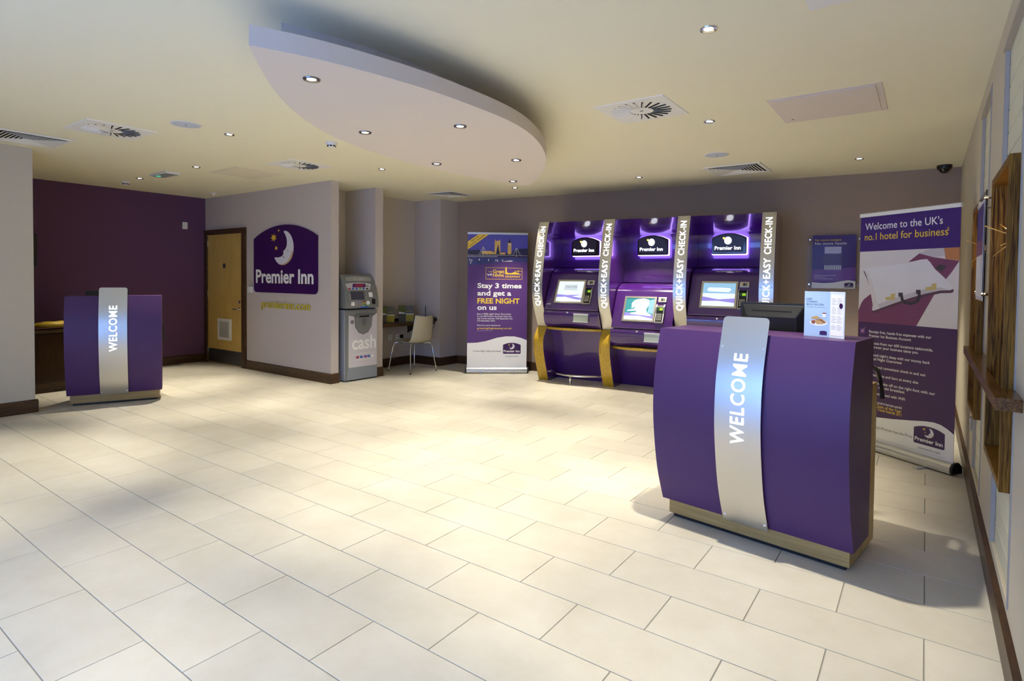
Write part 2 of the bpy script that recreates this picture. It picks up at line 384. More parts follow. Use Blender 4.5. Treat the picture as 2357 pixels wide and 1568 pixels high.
# glazed shop front behind the camera
fr = obj('wall_front', MB().box(XP-.1, .45, -4.75, -4.6, 0, .12).box(XP-.1, .45, -4.75, -4.6, 2.45, HC).box(XP-.1, -4.1, -4.75, -4.6, .12, 2.45), M_RWALL, kind='structure')
for i in range(3):
    x0 = -4.1+i*1.45; x1 = x0+1.45
    wf = MB().box(x0, x0+.06, -4.72, -4.64, .12, 2.45).box(x1-.06, x1, -4.72, -4.64, .12, 2.45).box(x0+.06, x1-.06, -4.72, -4.64, .12, .19).box(x0+.06, x1-.06, -4.72, -4.64, 2.38, 2.45)
    w = obj('window_%d' % (i+1), wf, M_ALU, kind='structure')
    obj('pane', MB().box(x0+.06, x1-.06, -4.69, -4.68, .19, 2.38), M_PANE, w)
# skirtings
SK = .13
def skirt(name, segs):
    mb = MB()
    for (ax, ay, bx, by) in segs:
        a = Vector((ax, ay, 0)); b = Vector((bx, by, 0)); d = (b-a).normalized(); n = Vector((d.y, -d.x, 0))
        t = .022
        q = [a, b, b+n*t, a+n*t]
        vs = [(p.x, p.y, 0) for p in q]+[(q[0].x, q[0].y, SK), (q[1].x, q[1].y, SK), ((q[2]-n*.0).x, (q[2]).y, SK-.012), ((q[3]).x, (q[3]).y, SK-.012)]
        mb.add(vs, [(3, 2, 1, 0), (4, 5, 6, 7), (0, 1, 5, 4), (2, 3, 7, 6), (1, 2, 6, 5), (3, 0, 4, 7)])
    return obj(name, mb, M_SKIRT, kind='structure')
skirt('baseboard_left', [(XP, -.87, XP, YS)][::1] and [(XP, -.87, XP, YS)])
skirt('baseboard_sign', [(-8.27, YS, -6.24, YS), (-6.26, YS-.02, -6.26, 2.04)])
skirt('baseboard_column', [(-6.24, 2.615, -6.24, 2.775)])
skirt('baseboard_alcove', [(-6.8, 2.78, -6.8, 3.95), (-6.8, 3.95, -6.22, 3.95), (-6.24, 3.93, -6.24, 4.36)])
a = KO+KA*.0; b = KO+KA*6.45
skirt('baseboard_back', [(a.x, a.y, b.x, b.y)])
skirt('baseboard_right', [(XW, 5.02, XW, -4.6)])
skirt('baseboard_pier', [(-7.25, -4.6, -7.25, -.85), (-7.23, -.87, -7.5, -.87)])

# ------------------------------------------------------------------ ceiling raft (lens shaped) with six downlights
ZB = 2.38
OUT = [(-2.42,-1.37),(-2.85,-1.01),(-3.18,-.64),(-3.47,-.17),(-3.63,.36),(-3.69,.90),(-3.69,1.48),(-3.62,2.02),(-3.50,2.36),(-3.27,2.16),(-3.06,1.93),(-2.83,1.65),(-2.64,1.37),(-2.48,1.10),(-2.32,.76),(-2.21,.42),(-2.17,.12),(-2.17,-.20),(-2.18,-.46),(-2.22,-.74),(-2.27,-.97),(-2.33,-1.17)]
def chaikin(p, keep, n=2):
    # smooth a closed outline but keep the corner points
    for _ in range(n):
        q = []; nk = set()
        for i in range(len(p)):
            a, b = p[i], p[(i+1) % len(p)]
            if i in keep: nk.add(len(q)); q.append(a)
            else: q.append((a[0]*.75+b[0]*.25, a[1]*.75+b[1]*.25)) if (i not in keep) else None
            if (i+1) % len(p) not in keep: q.append((a[0]*.25+b[0]*.75, a[1]*.25+b[1]*.75))
        p, keep = q, nk
    return p
OUTS = chaikin(OUT, {0, 8})
raft = thing('ceiling_raft', 'lens-shaped beige plaster raft hanging below the ceiling with six downlights', 'ceiling raft', (-2.95, .5, ZB))
sh = [(x+2.95, y-.5) for x, y in OUTS]
obj('lower_slab', MB().prism(sh, 'z', 0, .09), M_RAFT, raft)
ins = [(x+2.95, y-.5) for x, y in [(-2.62,-1.09),(-2.59,-.98),(-2.54,-.81),(-2.50,-.62),(-2.48,-.43),(-2.47,-.17),(-2.50,.24),(-2.57,.73),(-2.72,1.12),(-2.93,1.45),(-3.20,1.72),(-3.40,1.85),(-3.45,1.45),(-3.46,.95),(-3.42,.45),(-3.28,-.02),(-3.05,-.50),(-2.82,-.86)]]
obj('upper_plinth', MB().prism(ins, 'z', .09, HC-ZB), M_RAFT, raft)

# ------------------------------------------------------------------ ceiling fittings
def downlight(x, y, z, label, group, power=SPOT_W, size=66, ring=M_CHROME):
    t = thing('downlight', label, 'downlight', (x, y, z), 0, group)
    ringm = MB().lathe([(.0435, 0), (.0435, -.003), (.040, -.0075), (.034, -.007), (.023, -.003), (.022, 0)], 24, capb=False, capt=False)
    smooth_angle(obj('trim_ring', ringm, ring, t))
    obj('lamp_face', MB().lathe([(.0225, -.0005), (.0225, -.0025), (.016, -.0035), (.001, -.004)], 20, capb=False), M_BULB, t)
    l = bpy.data.lights.new('lamp', 'SPOT'); l.energy = power; l.color = SPOT_COL; l.spot_size = R(size); l.spot_blend = .6; l.shadow_soft_size = .03
    lo = bpy.data.objects.new('lamp', l); COL.objects.link(lo); lo.parent = t; lo.location = (0, 0, -.012)
    return t
for (x, y, lb, pw) in [(-2.56,-.96,'downlight nearest the square left tip of the ceiling raft',60),(-2.52,.13,'downlight near the raised long edge of the ceiling raft, mid-length',75),(-3.17,-.11,'downlight near the curved lower edge of the ceiling raft, second from its left tip',75),
                   (-2.83,1.20,'downlight on the right part of the raft close to its rounded edge',75),(-3.50,.95,'downlight on the raft close to its lower curved edge above the floor centre',75),(-3.46,2.03,'downlight nearest the far pointed tip of the ceiling raft',75)]:
    downlight(x, y, ZB, lb, 'downlights in the ceiling raft', SPOT_W*pw/70*.54, ring=M_RING)
for (x, y, lb, pw) in [(-.929,.156,'bright ceiling downlight at top right, nearest the viewer',95),(-1.427,1.818,'ceiling downlight between the slotted diffuser and the large access panel',95),(-.60,4.0,'ceiling downlight near the dark dome camera corner',95),
                   (-2.87,3.81,'ceiling downlight above the middle check-in machine',95),(-4.60,3.66,'ceiling downlight just below the far tip of the raft',85),(-5.12,1.76,'ceiling downlight in front of the corner of the sign wall',80),
                   (-5.02,-.07,'ceiling downlight to the right of the left round speaker',60),(-6.83,.51,'ceiling downlight left of the flush access hatch by the sign wall',85),(-8.25,.48,'ceiling downlight in front of the purple wall by the smoke detector',80)]:
    downlight(x, y, HC, lb, 'downlights in the main ceiling', SPOT_W*pw/70)
for (x, y, lb, pw) in [(-3.2,-2.6,'ceiling downlight out of sight beside the entrance, middle',50),(-5.3,-1.85,'ceiling downlight out of sight beside the entrance, left',75),(-1.1,-2.0,'ceiling downlight out of sight beside the entrance, right',45)]:
    downlight(x, y, HC, lb, 'downlights in the main ceiling', SPOT_W*pw/70)

def swirl(cx, cy, s, label):
    t = thing('swirl_diffuser', label, 'air vent', (cx, cy, HC), 0, 'slotted swirl diffusers'); h = s/2
    pl = MB().box(-h, h, -h, h, -.006, 0); pl.v = [(x*(.97 if z < -.003 else 1), y*(.97 if z < -.003 else 1), z) for x, y, z in pl.v]
    obj('face_plate', pl, M_WHITEP, t)
    hub = MB().lathe([(.012, -.006), (.012, -.008)], 12); obj('centre_screw', hub, M_GREY, t)
    n = 22; sl = MB().box(.32*h, .80*h, -.008, .008, -.0072, -.0062); va = MB().add([(.32*h, .008, -.0072), (.80*h, .008, -.0072), (.80*h, -.001, -.014), (.32*h, -.001, -.014), (.32*h, .0095, -.0072), (.80*h, .0095, -.0072), (.80*h, .0005, -.014), (.32*h, .0005, -.014)],
        [(0, 1, 2, 3), (4, 7, 6, 5), (0, 4, 5, 1), (3, 2, 6, 7)])
    s0 = v0 = None
    for k in range(n):
        for nm, mb, mm in (('slot', sl, M_DARK), ('vane', va, M_WHITEP)):
            src = s0 if nm == 'slot' else v0
            if src is None:
                o = obj(nm, mb, mm, t)
                if nm == 'slot': s0 = o
                else: v0 = o
            else:
                o = src.copy(); COL.objects.link(o); o.parent = t
            o.rotation_euler = (0, 0, 2*math.pi*k/n)
    return t
swirl(-1.747, 1.255, .53, 'square white slotted swirl diffuser right of the raft, in the main ceiling')
swirl(-5.745, -.717, .53, 'square white slotted swirl diffuser at far left beside the louvred vent')
swirl(-5.73, 1.105, .51, 'square white slotted swirl diffuser above the sign wall, smallest in view')

def louvre_vent(cx, cy, s, label, rz=0):
    t = thing('louvred_vent', label, 'air vent', (cx, cy, HC), rz, 'four-way louvred vents'); h = s/2
    obj('backing', MB().box(-h*.84, h*.84, -h*.84, h*.84, -.003, 0), M_DARK, t)
    def ring(a, za, b, zb):
        v = [(x*a, y*a, za) for x, y in ((-1, -1), (1, -1), (1, 1), (-1, 1))]+[(x*b, y*b, zb) for x, y in ((-1, -1), (1, -1), (1, 1), (-1, 1))]
        return MB().add(v, [(i, (i+1) % 4, 4+(i+1) % 4, 4+i) for i in range(4)])
    f = ring(h, -.002, h*.98, -.010); f2 = ring(h*.98, -.010, h*.86, -.010); f3 = ring(h*.86, -.010, h*.84, -.002)
    obj('frame', MB().add(f.v, f.f).add(f2.v, f2.f).add(f3.v, f3.f), M_WHITEP, t)
    for k in range(7):
        b = h*(.82-.105*k)
        o = obj('louvre', ring(b-.030, -.004, b-.004, -.016), M_WHITEP, t); sd = o.modifiers.new('s', 'SOLIDIFY'); sd.thickness = .0015
    for sx, sy in ((0, 1), (0, -1), (1, 0), (-1, 0)):
        obj('screw', MB().lathe([(.007, -.010), (.006, -.013)], 10, (sx*h*.92, sy*h*.92, 0), capb=False), M_WHITE, t)
    return t
louvre_vent(-1.755, 3.925, .60, 'white louvred vent in the ceiling above the check-in machines')
louvre_vent(-5.78, 3.64, .50, 'white louvred vent in the ceiling in front of the alcove')
louvre_vent(-6.75, -1.03, .56, 'white louvred vent cut by the left edge above the pier')

def access_panel(x0, x1, y0, y1, label, m):
    t = thing('access_hatch', label, 'access hatch', ((x0+x1)/2, (y0+y1)/2, HC), 0, 'ceiling access hatches'); a = (x1-x0)/2; b = (y1-y0)/2
    obj('hatch_frame', MB().box(-a, a, -b, b, -.004, 0), m, t)
    obj('hatch_door', MB().box(-a+.035, a-.035, -b+.03, b-.03, -.009, -.0035), m, t, bevel=.001)
    obj('lock', MB().lathe([(.010, -.009), (.010, -.012), (.004, -.012)], 12, (-a+.07, b-.12, 0), capb=False), M_CHROME, t)
access_panel(-.95, -.28, 1.52, 2.20, 'large white access hatch with lock in the right part of the ceiling', M_RAFT)
access_panel(-7.05, -6.40, .75, 1.335, 'flush cream access hatch near the purple wall', mat('hatch_cream', (.76, .71, .55), .8))
access_panel(-.49, .10, -.38, .22, 'white access hatch corner cut by the top edge of the photo', M_WHITEP)

for (x, y, lb) in [(-5.0, -.445, 'round flush ceiling speaker on the left between diffuser and downlight'), (-1.73, 3.05, 'round flush ceiling speaker on the right above the vent')]:
    t = thing('ceiling_speaker', lb, 'speaker', (x, y, HC), 0, 'round ceiling speakers')
    smooth_angle(obj('rim', MB().lathe([(.117, 0), (.117, -.003), (.112, -.006), (.104, -.005)], 32, capb=False, capt=False), M_WHITE, t))
    obj('grille', MB().lathe([(.105, -.0045), (.06, -.006), (.004, -.0065)], 32, capb=False), M_GREYW, t)
    obj('badge_dot', MB().lathe([(.006, -.006), (.006, -.0085)], 10, capb=False), M_DARK, t)
for (x, y, lb) in [(-4.52, .623, 'white smoke detector on the ceiling left of the raft'), (-8.70, .487, 'white smoke detector on the ceiling in front of the purple wall')]:
    t = thing('smoke_detector', lb, 'smoke detector', (x, y, HC), 0, 'smoke detectors')
    smooth_angle(obj('base', MB().lathe([(.052, 0), (.052, -.012), (.046, -.020)], 24, capb=False), M_WHITE, t))
    smooth_angle(obj('chamber', MB().lathe([(.040, -.019), (.038, -.030), (.030, -.044), (.016, -.050)], 24, capb=False), M_WHITE, t))
    for k in range(8):
        a = 2*math.pi*k/8; o = obj('vent_slot', MB().box(.0345, .0385, -.010, .010, -.040, -.029), M_DARK, t); o.rotation_euler = (0, 0, a)
t = thing('motion_sensor', 'small white cone motion sensor on the ceiling above the door', 'sensor', (-8.72, 1.66, HC))
smooth_angle(obj('base', MB().lathe([(.055, 0), (.055, -.008), (.045, -.012)], 20, capb=False), M_WHITE, t))
smooth_angle(obj('cone', MB().lathe([(.035, -.012), (.012, -.045), (.002, -.05)], 20, capb=False), M_WHITE, t))
t = thing('exit_light', 'flat ceiling emergency light with a green glow near the purple wall', 'emergency light', (-7.62, .51, HC), 0)
obj('body', MB().box(-.21, .21, -.085, .085, -.022, 0), M_WHITE, t, bevel=.004)
obj('diffuser', MB().box(-.19, .19, -.07, .07, -.025, -.021), mat('exit_diffuser', (.30, .34, .34), .3), t)
obj('green_lamp', MB().box(-.13, -.07, -.05, -.01, -.0275, -.0245), M_GREEN, t)
t = thing('dome_camera', 'black dome security camera on the ceiling in the right back corner', 'camera', (.10, 4.86, HC))
smooth_angle(obj('base', MB().lathe([(.066, 0), (.068, -.02), (.060, -.042)], 24, capb=False), M_BLACK, t))
smooth_angle(obj('dome', MB().lathe([(.050, -.040), (.046, -.058), (.034, -.074), (.015, -.083), (.002, -.085)], 24, capb=False), M_BLACKG, t))

# ------------------------------------------------------------------ door and sign wall
d1 = obj('door_1', MB().box(-9.40, -8.375, YS-.012, YS+.03, .012, 2.035), M_DOOR, kind='structure')
fw = .075
obj('door_frame', MB().box(-9.495, -9.40, YS-.03, YS+.03, 0, 2.115).box(-8.375, -8.272, YS-.03, YS+.03, 0, 2.115).box(-9.40, -8.375, YS-.03, YS+.03, 2.035, 2.115), M_SKIRT, d1, bevel=.004)
obj('kick_plate', MB().box(-9.39, -8.385, YS-.0145, YS-.012, .02, .232), mat('kick_plate_grey', (.075, .072, .075), .4, .5), d1)
gr = obj('vent_grille', MB().box(-9.07, -8.71, YS-.020, YS-.012, .405, .70).box(-9.10, -8.68, YS-.016, YS-.012, .385, .72), M_WHITEP, d1, bevel=.002)
for k in range(13): obj('slat', MB().add([(-9.03, YS-.0205, .430+k*.019), (-8.75, YS-.0205, .430+k*.019), (-8.75, YS-.0275, .441+k*.019), (-9.03, YS-.0275, .441+k*.019), (-8.75, YS-.0205, .444+k*.019), (-9.03, YS-.0205, .444+k*.019)], [(0, 1, 2, 3), (3, 2, 4, 5)]), mat('grille_slat', (.45, .44, .42), .6), gr)
for z in (.15, 1.05, 1.85): obj('hinge', MB().box(-9.408, -9.392, YS-.022, YS-.012, z, z+.1), M_CHROME, d1)
hd = obj('door_handle', MB().lathe([(.026, 0), (.026, .008)], 16).tube([(0, 0, .008), (0, 0, .05)], .009).tube([(0, 0, .05), (-.12, 0, .052)], .009).tf(Matrix.Translation((-8.44, YS-.012, .885)) @ Matrix.Rotation(R(90), 4, 'X')), M_CHROME, d1)
obj('lock_cylinder', MB().lathe([(.026, 0), (.026, .008), (.010, .012)], 16).tf(Matrix.Translation((-8.44, YS-.012, .995)) @ Matrix.Rotation(R(90), 4, 'X')), M_CHROME, d1)
obj('door_disc', MB().lathe([(.038, 0), (.038, .004)], 20).tf(Matrix.Translation((-8.893, YS-.012, 1.545)) @ Matrix.Rotation(R(90), 4, 'X')), mat('disc_blue_grey', (.07, .075, .10), .4, .4), d1)

t = thing('wall_sign_board', 'large purple arched hotel sign with crescent moon on the taupe wall', 'sign', (-7.29, YS, 1.155))
badge_art(t, 1.53, -.765, 0, -.014, depth=.0012, deep=True)
t = tag(obj('web_lettering', text(MB(), 'premierinn.com', -.585, 0, .115, 1.17, -.008, bold=.0, ext=.02), M_YSIGN), 'yellow raised letters reading premierinn.com under the big sign', 'lettering')
t.location = (-7.275, YS-.004, .935)
t = thing('door_keypad', 'small white entry box on the wall between door and purple sign', 'entry box', (-8.14, YS, 1.19))
obj('box', MB().box(-.05, .05, -.035, 0, -.045, .045), M_WHITE, t, bevel=.006); obj('face', MB().box(-.038, .030, -.037, -.034, -.033, .033), M_WHITEP, t)
t = thing('wall_switch', 'white wall plate high on the purple wall', 'switch', (XP, 1.60, 2.17), R(90))
obj('plate', MB().box(-.038, .038, -.014, 0, -.055, .055), M_WHITE, t, bevel=.003); obj('rocker', MB().box(-.012, .012, -.018, -.013, -.03, -.012), M_WHITEP, t)
t = thing('wall_screen', 'thin dark framed panel on the purple wall, mostly hidden by the pier', 'framed panel', (XP, -.36, 1.7), R(90))
obj('frame', MB().box(-.10, .10, -.03, 0, -.21, .21), M_BLACK, t, bevel=.004); obj('glass', MB().box(-.085, .085, -.033, -.029, -.19, .19), M_BLACKG, t)

# ------------------------------------------------------------------ welcome desks
def curve(pts, n=5):
    out = []
    for i in range(len(pts)-1):
        p0 = pts[max(i-1, 0)]; p1 = pts[i]; p2 = pts[i+1]; p3 = pts[min(i+2, len(pts)-1)]
        for k in range(n):
            t = k/n
            out.append(tuple(.5*((2*p1[j])+(-p0[j]+p2[j])*t+(2*p0[j]-5*p1[j]+4*p2[j]-p3[j])*t*t+(-p0[j]+3*p1[j]-3*p2[j]+p3[j])*t**3) for j in (0, 1)))
    return out+[pts[-1]]
def prof_at(prof, z):
    for (y0, z0), (y1, z1) in zip(prof[:-1], prof[1:]):
        if min(z0, z1) <= z <= max(z0, z1) and z1 != z0: return y0+(y1-y0)*(z-z0)/(z1-z0)
    return prof[0][0] if abs(z-prof[0][1]) < abs(z-prof[-1][1]) else prof[-1][0]
def strip_mesh(prof, x0, x1, off, th, r=0.):
    """curved plate following prof (y,z) between x0 and x1, 'off' proud of it; r rounds the top corners"""
    mb = MB(); n = len(prof); vs = []
    ztop = max(p[1] for p in prof)
    for (y, z) in prof:
        ins = 0
        if r and z > ztop-r: ins = r-math.sqrt(max(r*r-(z-(ztop-r))**2, 0))
        for yy in (y-off, y-off+th):
            vs += [(x0+ins, yy, z), (x1-ins, yy, z)]
    fs = []
    for i in range(n-1):
        a = i*4; b = a+4
        fs += [(a, a+1, b+1, b), (a+3, a+2, b+2, b+3), (a+2, a, b, b+2), (a+1, a+3, b+3, b+1)]
    fs += [(0, 2, 3, 1), (4*n-4, 4*n-3, 4*n-1, 4*n-2)]
    return mb.add(vs, fs)
def welcome_desk(label, loc, rz, hw=.495, top=1.112, sx0=-.125, sx1=.112, ztop=1.20):
    t = thing('welcome_desk', label, 'welcome desk', loc, rz, 'welcome desks')
    k = top/1.112; pw = hw-.024
    obj('kick_recess', MB().box(-pw+.02, pw-.02, .02, .41, 0, .024), M_BLACK, t)
    obj('plinth', MB().box(-pw, pw, 0, .25, .024, .115), M_OAK, t, bevel=.001)
    cb = MB().box(-pw, -pw+.022, .25, .46, .024, .86*k).box(pw-.022, pw, .25, .46, .024, .86*k).box(-pw+.022, pw-.022, .25, .27, .024, .86*k).box(-pw+.022, pw-.022, .27, .46, .80*k, .82*k)
    obj('oak_carcass', cb, M_OAKV, t, bevel=.001)
    prof = curve([(-.034, .112), (-.105, .30), (-.150, .52), (-.165, .70), (-.150, .90), (-.095, top)] if k == 1 else [(-.034, .115), (-.105, .31), (-.150, .54), (-.165, .73), (-.150, .94), (-.095, top)])
    body = MB().prism(prof+[(.245, top), (.245, .112)], 'x', -hw, hw)
    smooth_angle(obj('front_body', body, M_PURP, t), 35)
    sp = [p for p in prof if p[1] > .10]
    y1, z1 = prof[-1]; y0, z0 = prof[-3]; s = (y1-y0)/(z1-z0)
    sp = [(prof[0][0]+.006, prof[0][1]-.012)]+sp+[(y1+s*(ztop-z1)*f+.0*f, z1+(ztop-z1)*f) for f in (.3, .5, .62, .72, .8, .87, .93, .97, 1.)]
    stp = smooth_angle(obj('steel_strip', strip_mesh(sp, sx0, sx1, .020, .004, .022), M_STEEL, t), 40)
    for xx in (sx0+.014, sx1-.014):
        for zz in (.135, 1.045*k):
            yy = prof_at(sp, zz)-.020
            obj('screw', MB().lathe([(.007, 0), (.007, .002), (.004, .003)], 12).tf(Matrix.Translation((xx, yy, zz)) @ Matrix.Rotation(R(90), 4, 'X')), M_ALU, stp)
    obj('spacer', MB().box(sx0+.03, sx1-.03, prof_at(prof, .7)-.0165, prof_at(prof, .7)+.01, .66, .74), M_GREY, stp)
    cxs = (sx0+sx1)/2
    def fn(u, v):   # u runs up the strip, v towards the left edge
        z = u; x = cxs-v
        return (x, prof_at(sp, z)-.0225, z)
    mb = text(MB(), 'WELCOME', .555*k, -.034, .068, .46*k, fn=fn, bold=.006, spacing=1.12)
    obj('glowing_letters', mb, M_GLOWW, stp)
    return t
welcome_desk('purple curved welcome desk with steel strip in the right foreground', (-.757, .47, 0), R(-8.3))
welcome_desk('purple curved welcome desk with steel strip at far left before the purple wall', (-7.11, -.21, 0), R(66), hw=.425, top=1.16, sx0=-.135, sx1=.115, ztop=1.25)

def in_frame(o, rz, x, y, z):
    return (o[0]+x*math.cos(rz)-y*math.sin(rz), o[1]+x*math.sin(rz)+y*math.cos(rz), z)
def monitor(label, o, rz, x, y, zb, w, h, tilt, stand_z):
    t = thing('desk_monitor', label, 'monitor', in_frame(o, rz, x, y, stand_z), rz, 'desk monitors')
    hh = h; z0 = zb-stand_z
    M = Matrix.Translation((0, 0, z0)) @ Matrix.Rotation(R(tilt), 4, 'X')
    obj('bezel', MB().box(-w/2, w/2, 0, .022, 0, hh).tf(M), M_BLACK, t, bevel=.004)
    obj('rear_shell', MB().add([(-w/2+.01, 0, .01), (w/2-.01, 0, .01), (w/2-.01, 0, hh-.008), (-w/2+.01, 0, hh-.008), (-w/2+.05, -.035, .04), (w/2-.05, -.035, .04), (w/2-.05, -.035, hh-.075), (-w/2+.05, -.035, hh-.075)],
        [(0, 1, 2, 3), (7, 6, 5, 4), (0, 4, 5, 1), (1, 5, 6, 2), (2, 6, 7, 3), (3, 7, 4, 0)]).tf(M), M_BLACK, t, bevel=.006)
    obj('vent_rows', sum_mb([MB().box(-w*.30+k*.006, -w*.30+k*.006+.003, -.0215, -.019, hh-.062, hh-.040) for k in range(int(w*.6/.006))]).tf(M), M_DARK, t)
    obj('display', MB().box(-w/2+.015, w/2-.015, .0215, .0235, .015, hh-.015).tf(M), M_BLACKG, t)
    obj('stand_neck', MB().box(-.03, .03, -.045, -.03, .005, z0+.12), M_BLACK, t); obj('stand_foot', MB().box(-.11, .11, -.09, .09, 0, .012), M_BLACK, t, bevel=.004)
    return t
def sum_mb(l):
    m = MB()
    for x in l: m.add(x.v, x.f)
    return m
monitor('black computer monitor seen from behind on the right welcome desk', (-.757, .47), R(-8.3), -.025, .355, .95, .37, .315, 6, .822)
monitor('black computer monitor mostly hidden behind the left welcome desk', (-7.11, -.21), R(66), -.10, .355, .97, .40, .235, 4, .8562)
# folded breakfast menu on the right desk
mo = in_frame((-.757, .47), R(-8.3), .345, .055, 1.1125)
t = thing('menu_card', 'folded pale blue breakfast menu card standing on the right desk', 'menu card', mo, R(-8.3))
Ml = Matrix.Rotation(R(-6), 4, 'Z'); Mr = Matrix.Rotation(R(-28), 4, 'Z')
pl = obj('blue_panel', MB().box(-.122, 0, 0, .002, 0, .226).tf(Ml), M_SKYB, t)
a1 = MB().disc((-.052, -.0004, .070), .042, rz=.016, n=24)
a2 = MB().poly([(-.085, .098), (-.06, .104), (-.045, .094), (-.06, .088), (-.088, .088)], -.0008).poly([(-.072, .083), (-.038, .092), (-.014, .074), (-.035, .064), (-.06, .062)], -.0008)
a3 = MB().poly([(-.066, .083), (-.040, .088), (-.018, .072), (-.024, .070), (-.045, .082)], -.0012).disc((-.077, -.0012, .073), .010, rz=.009)
a4 = MB().poly([(-.033, .098), (-.019, .098), (-.016, .118), (-.036, .118)], -.0008); a5 = MB().disc((-.026, -.0012, .118), .0095, rz=.003)
obj('plate_print', a1.tf(Ml), M_WPRINT, pl); obj('toast_print', a2.tf(Ml), M_FOOD1, pl); obj('filling_print', a3.tf(Ml), M_FOOD2, pl); obj('mug_print', a4.tf(Ml), M_WPRINT, pl); obj('coffee_print', a5.tf(Ml), M_FOOD2, pl)
mb = MB()
for k, s in enumerate(('KEEP', 'COMING', 'BACK BACON')): text(mb, s, -.112, .183-.0135*k, .0090, y=-.0006)
mb.rect(-.112, -.022, .1465, .1475, -.0006)
obj('lettering', mb.tf(Ml), mat('print_teal_ink', (.06, .13, .20), .5), pl)
bd = MB().poly(badge_outline(.034, -.046, .010), -.0006).tf(Ml); obj('hotel_badge', bd, M_SIGNP, pl)
pr_ = obj('white_panel', MB().box(0, .085, 0, .002, 0, .226).tf(Mr), mat('menu_pale', (.66, .74, .80), .5), t)
obj('menu_page', MB().rect(.006, .079, .012, .212, -.0005).tf(Mr), M_WPRINT, pr_)
mb = MB()
for c, x in enumerate((.011, .044)):
    for k in range(22):
        if k in (5, 11, 17): continue
        mb.rect(x, x+(.026 if k % 3 else .018), .192-k*.0072, .1935-k*.0072, -.001)
obj('menu_lines', mb.tf(Mr), M_GINK, pr_)
obj('round_badge', MB().disc((.064, -.0014, .158), .0105, rz=.013).tf(Mr), M_SIGNP, pr_)
# handset cord over the oak side
cp = [in_frame((-.757, .47), R(-8.3), *p) for p in [(.46, .20, .86), (.468, .24, .945), (.478, .30, .955), (.487, .37, .935), (.490, .43, .88), (.492, .465, .82), (.492, .48, .775)]]
tag(obj('handset_cord', MB().tube([cp[0]]+[tuple(v) for v in cp[1:]], .011, 10), M_BLACK, smooth=True), 'thick black handset cord hooked over the oak side of the right desk', 'cord')
cp = [in_frame((-7.11, -.21), R(66), *p) for p in [(.42, .30, .85), (.43, .30, .80), (.437, .29, .72), (.439, .28, .66), (.44, .30, .63), (.437, .33, .66)]]
tag(obj('desk_cable', MB().tube(cp, .009, 8), M_BLACK, smooth=True), 'black cable loop hanging at the right side of the left desk', 'cord')

# ------------------------------------------------------------------ check-in kiosks
FIN = [(-.622, 0), (-.735, .273), (-.790, .458), (-.780, .605), (-.668, .746)]
FINU = [(-.668, .750), (-.815, 1.05), (-.850, 1.256), (-.825, 1.52), (-.745, 1.88), (-.655, 2.165)]
PL, PU = curve(FIN), curve(FINU)
SW = .155; PITCH = .94
def fin(t, x0):
    f = smooth_angle(obj('side_fin', MB().prism(PL+PU+[(-.02, 2.165), (-.02, 0)], 'x', x0, x0+SW), M_LACQ, t), 35)
    st = smooth_angle(obj('steel_strip', strip_mesh(PU, x0+.004, x0+SW-.004, .006, .005), M_STEEL, t), 40)
    smooth_angle(obj('oak_strip', strip_mesh(PL, x0+.006, x0+SW-.006, .006, .005), M_KOAK, t), 40)
    for zz in (1.32, 2.14):
        for xx in (x0+.02, x0+SW-.02):
            obj('screw', MB().lathe([(.006, 0), (.006, .002)], 10).tf(Matrix.Translation((xx, prof_at(PU, zz)-.006, zz)) @ Matrix.Rotation(R(90), 4, 'X')), M_GREY, st)
    cx = x0+SW/2
    def fn(u, v): return (cx-v, prof_at(PU, u)-.0095, u)
    for s_, u_, w_ in (('QUICK+EASY', 1.03, .615), ('CHECK-IN', 1.69, .415)): obj('glowing_letters', text(MB(), s_, u_, -.034, .068, w_, fn=fn, bold=.009, spacing=1.10), M_GLOWK, st)
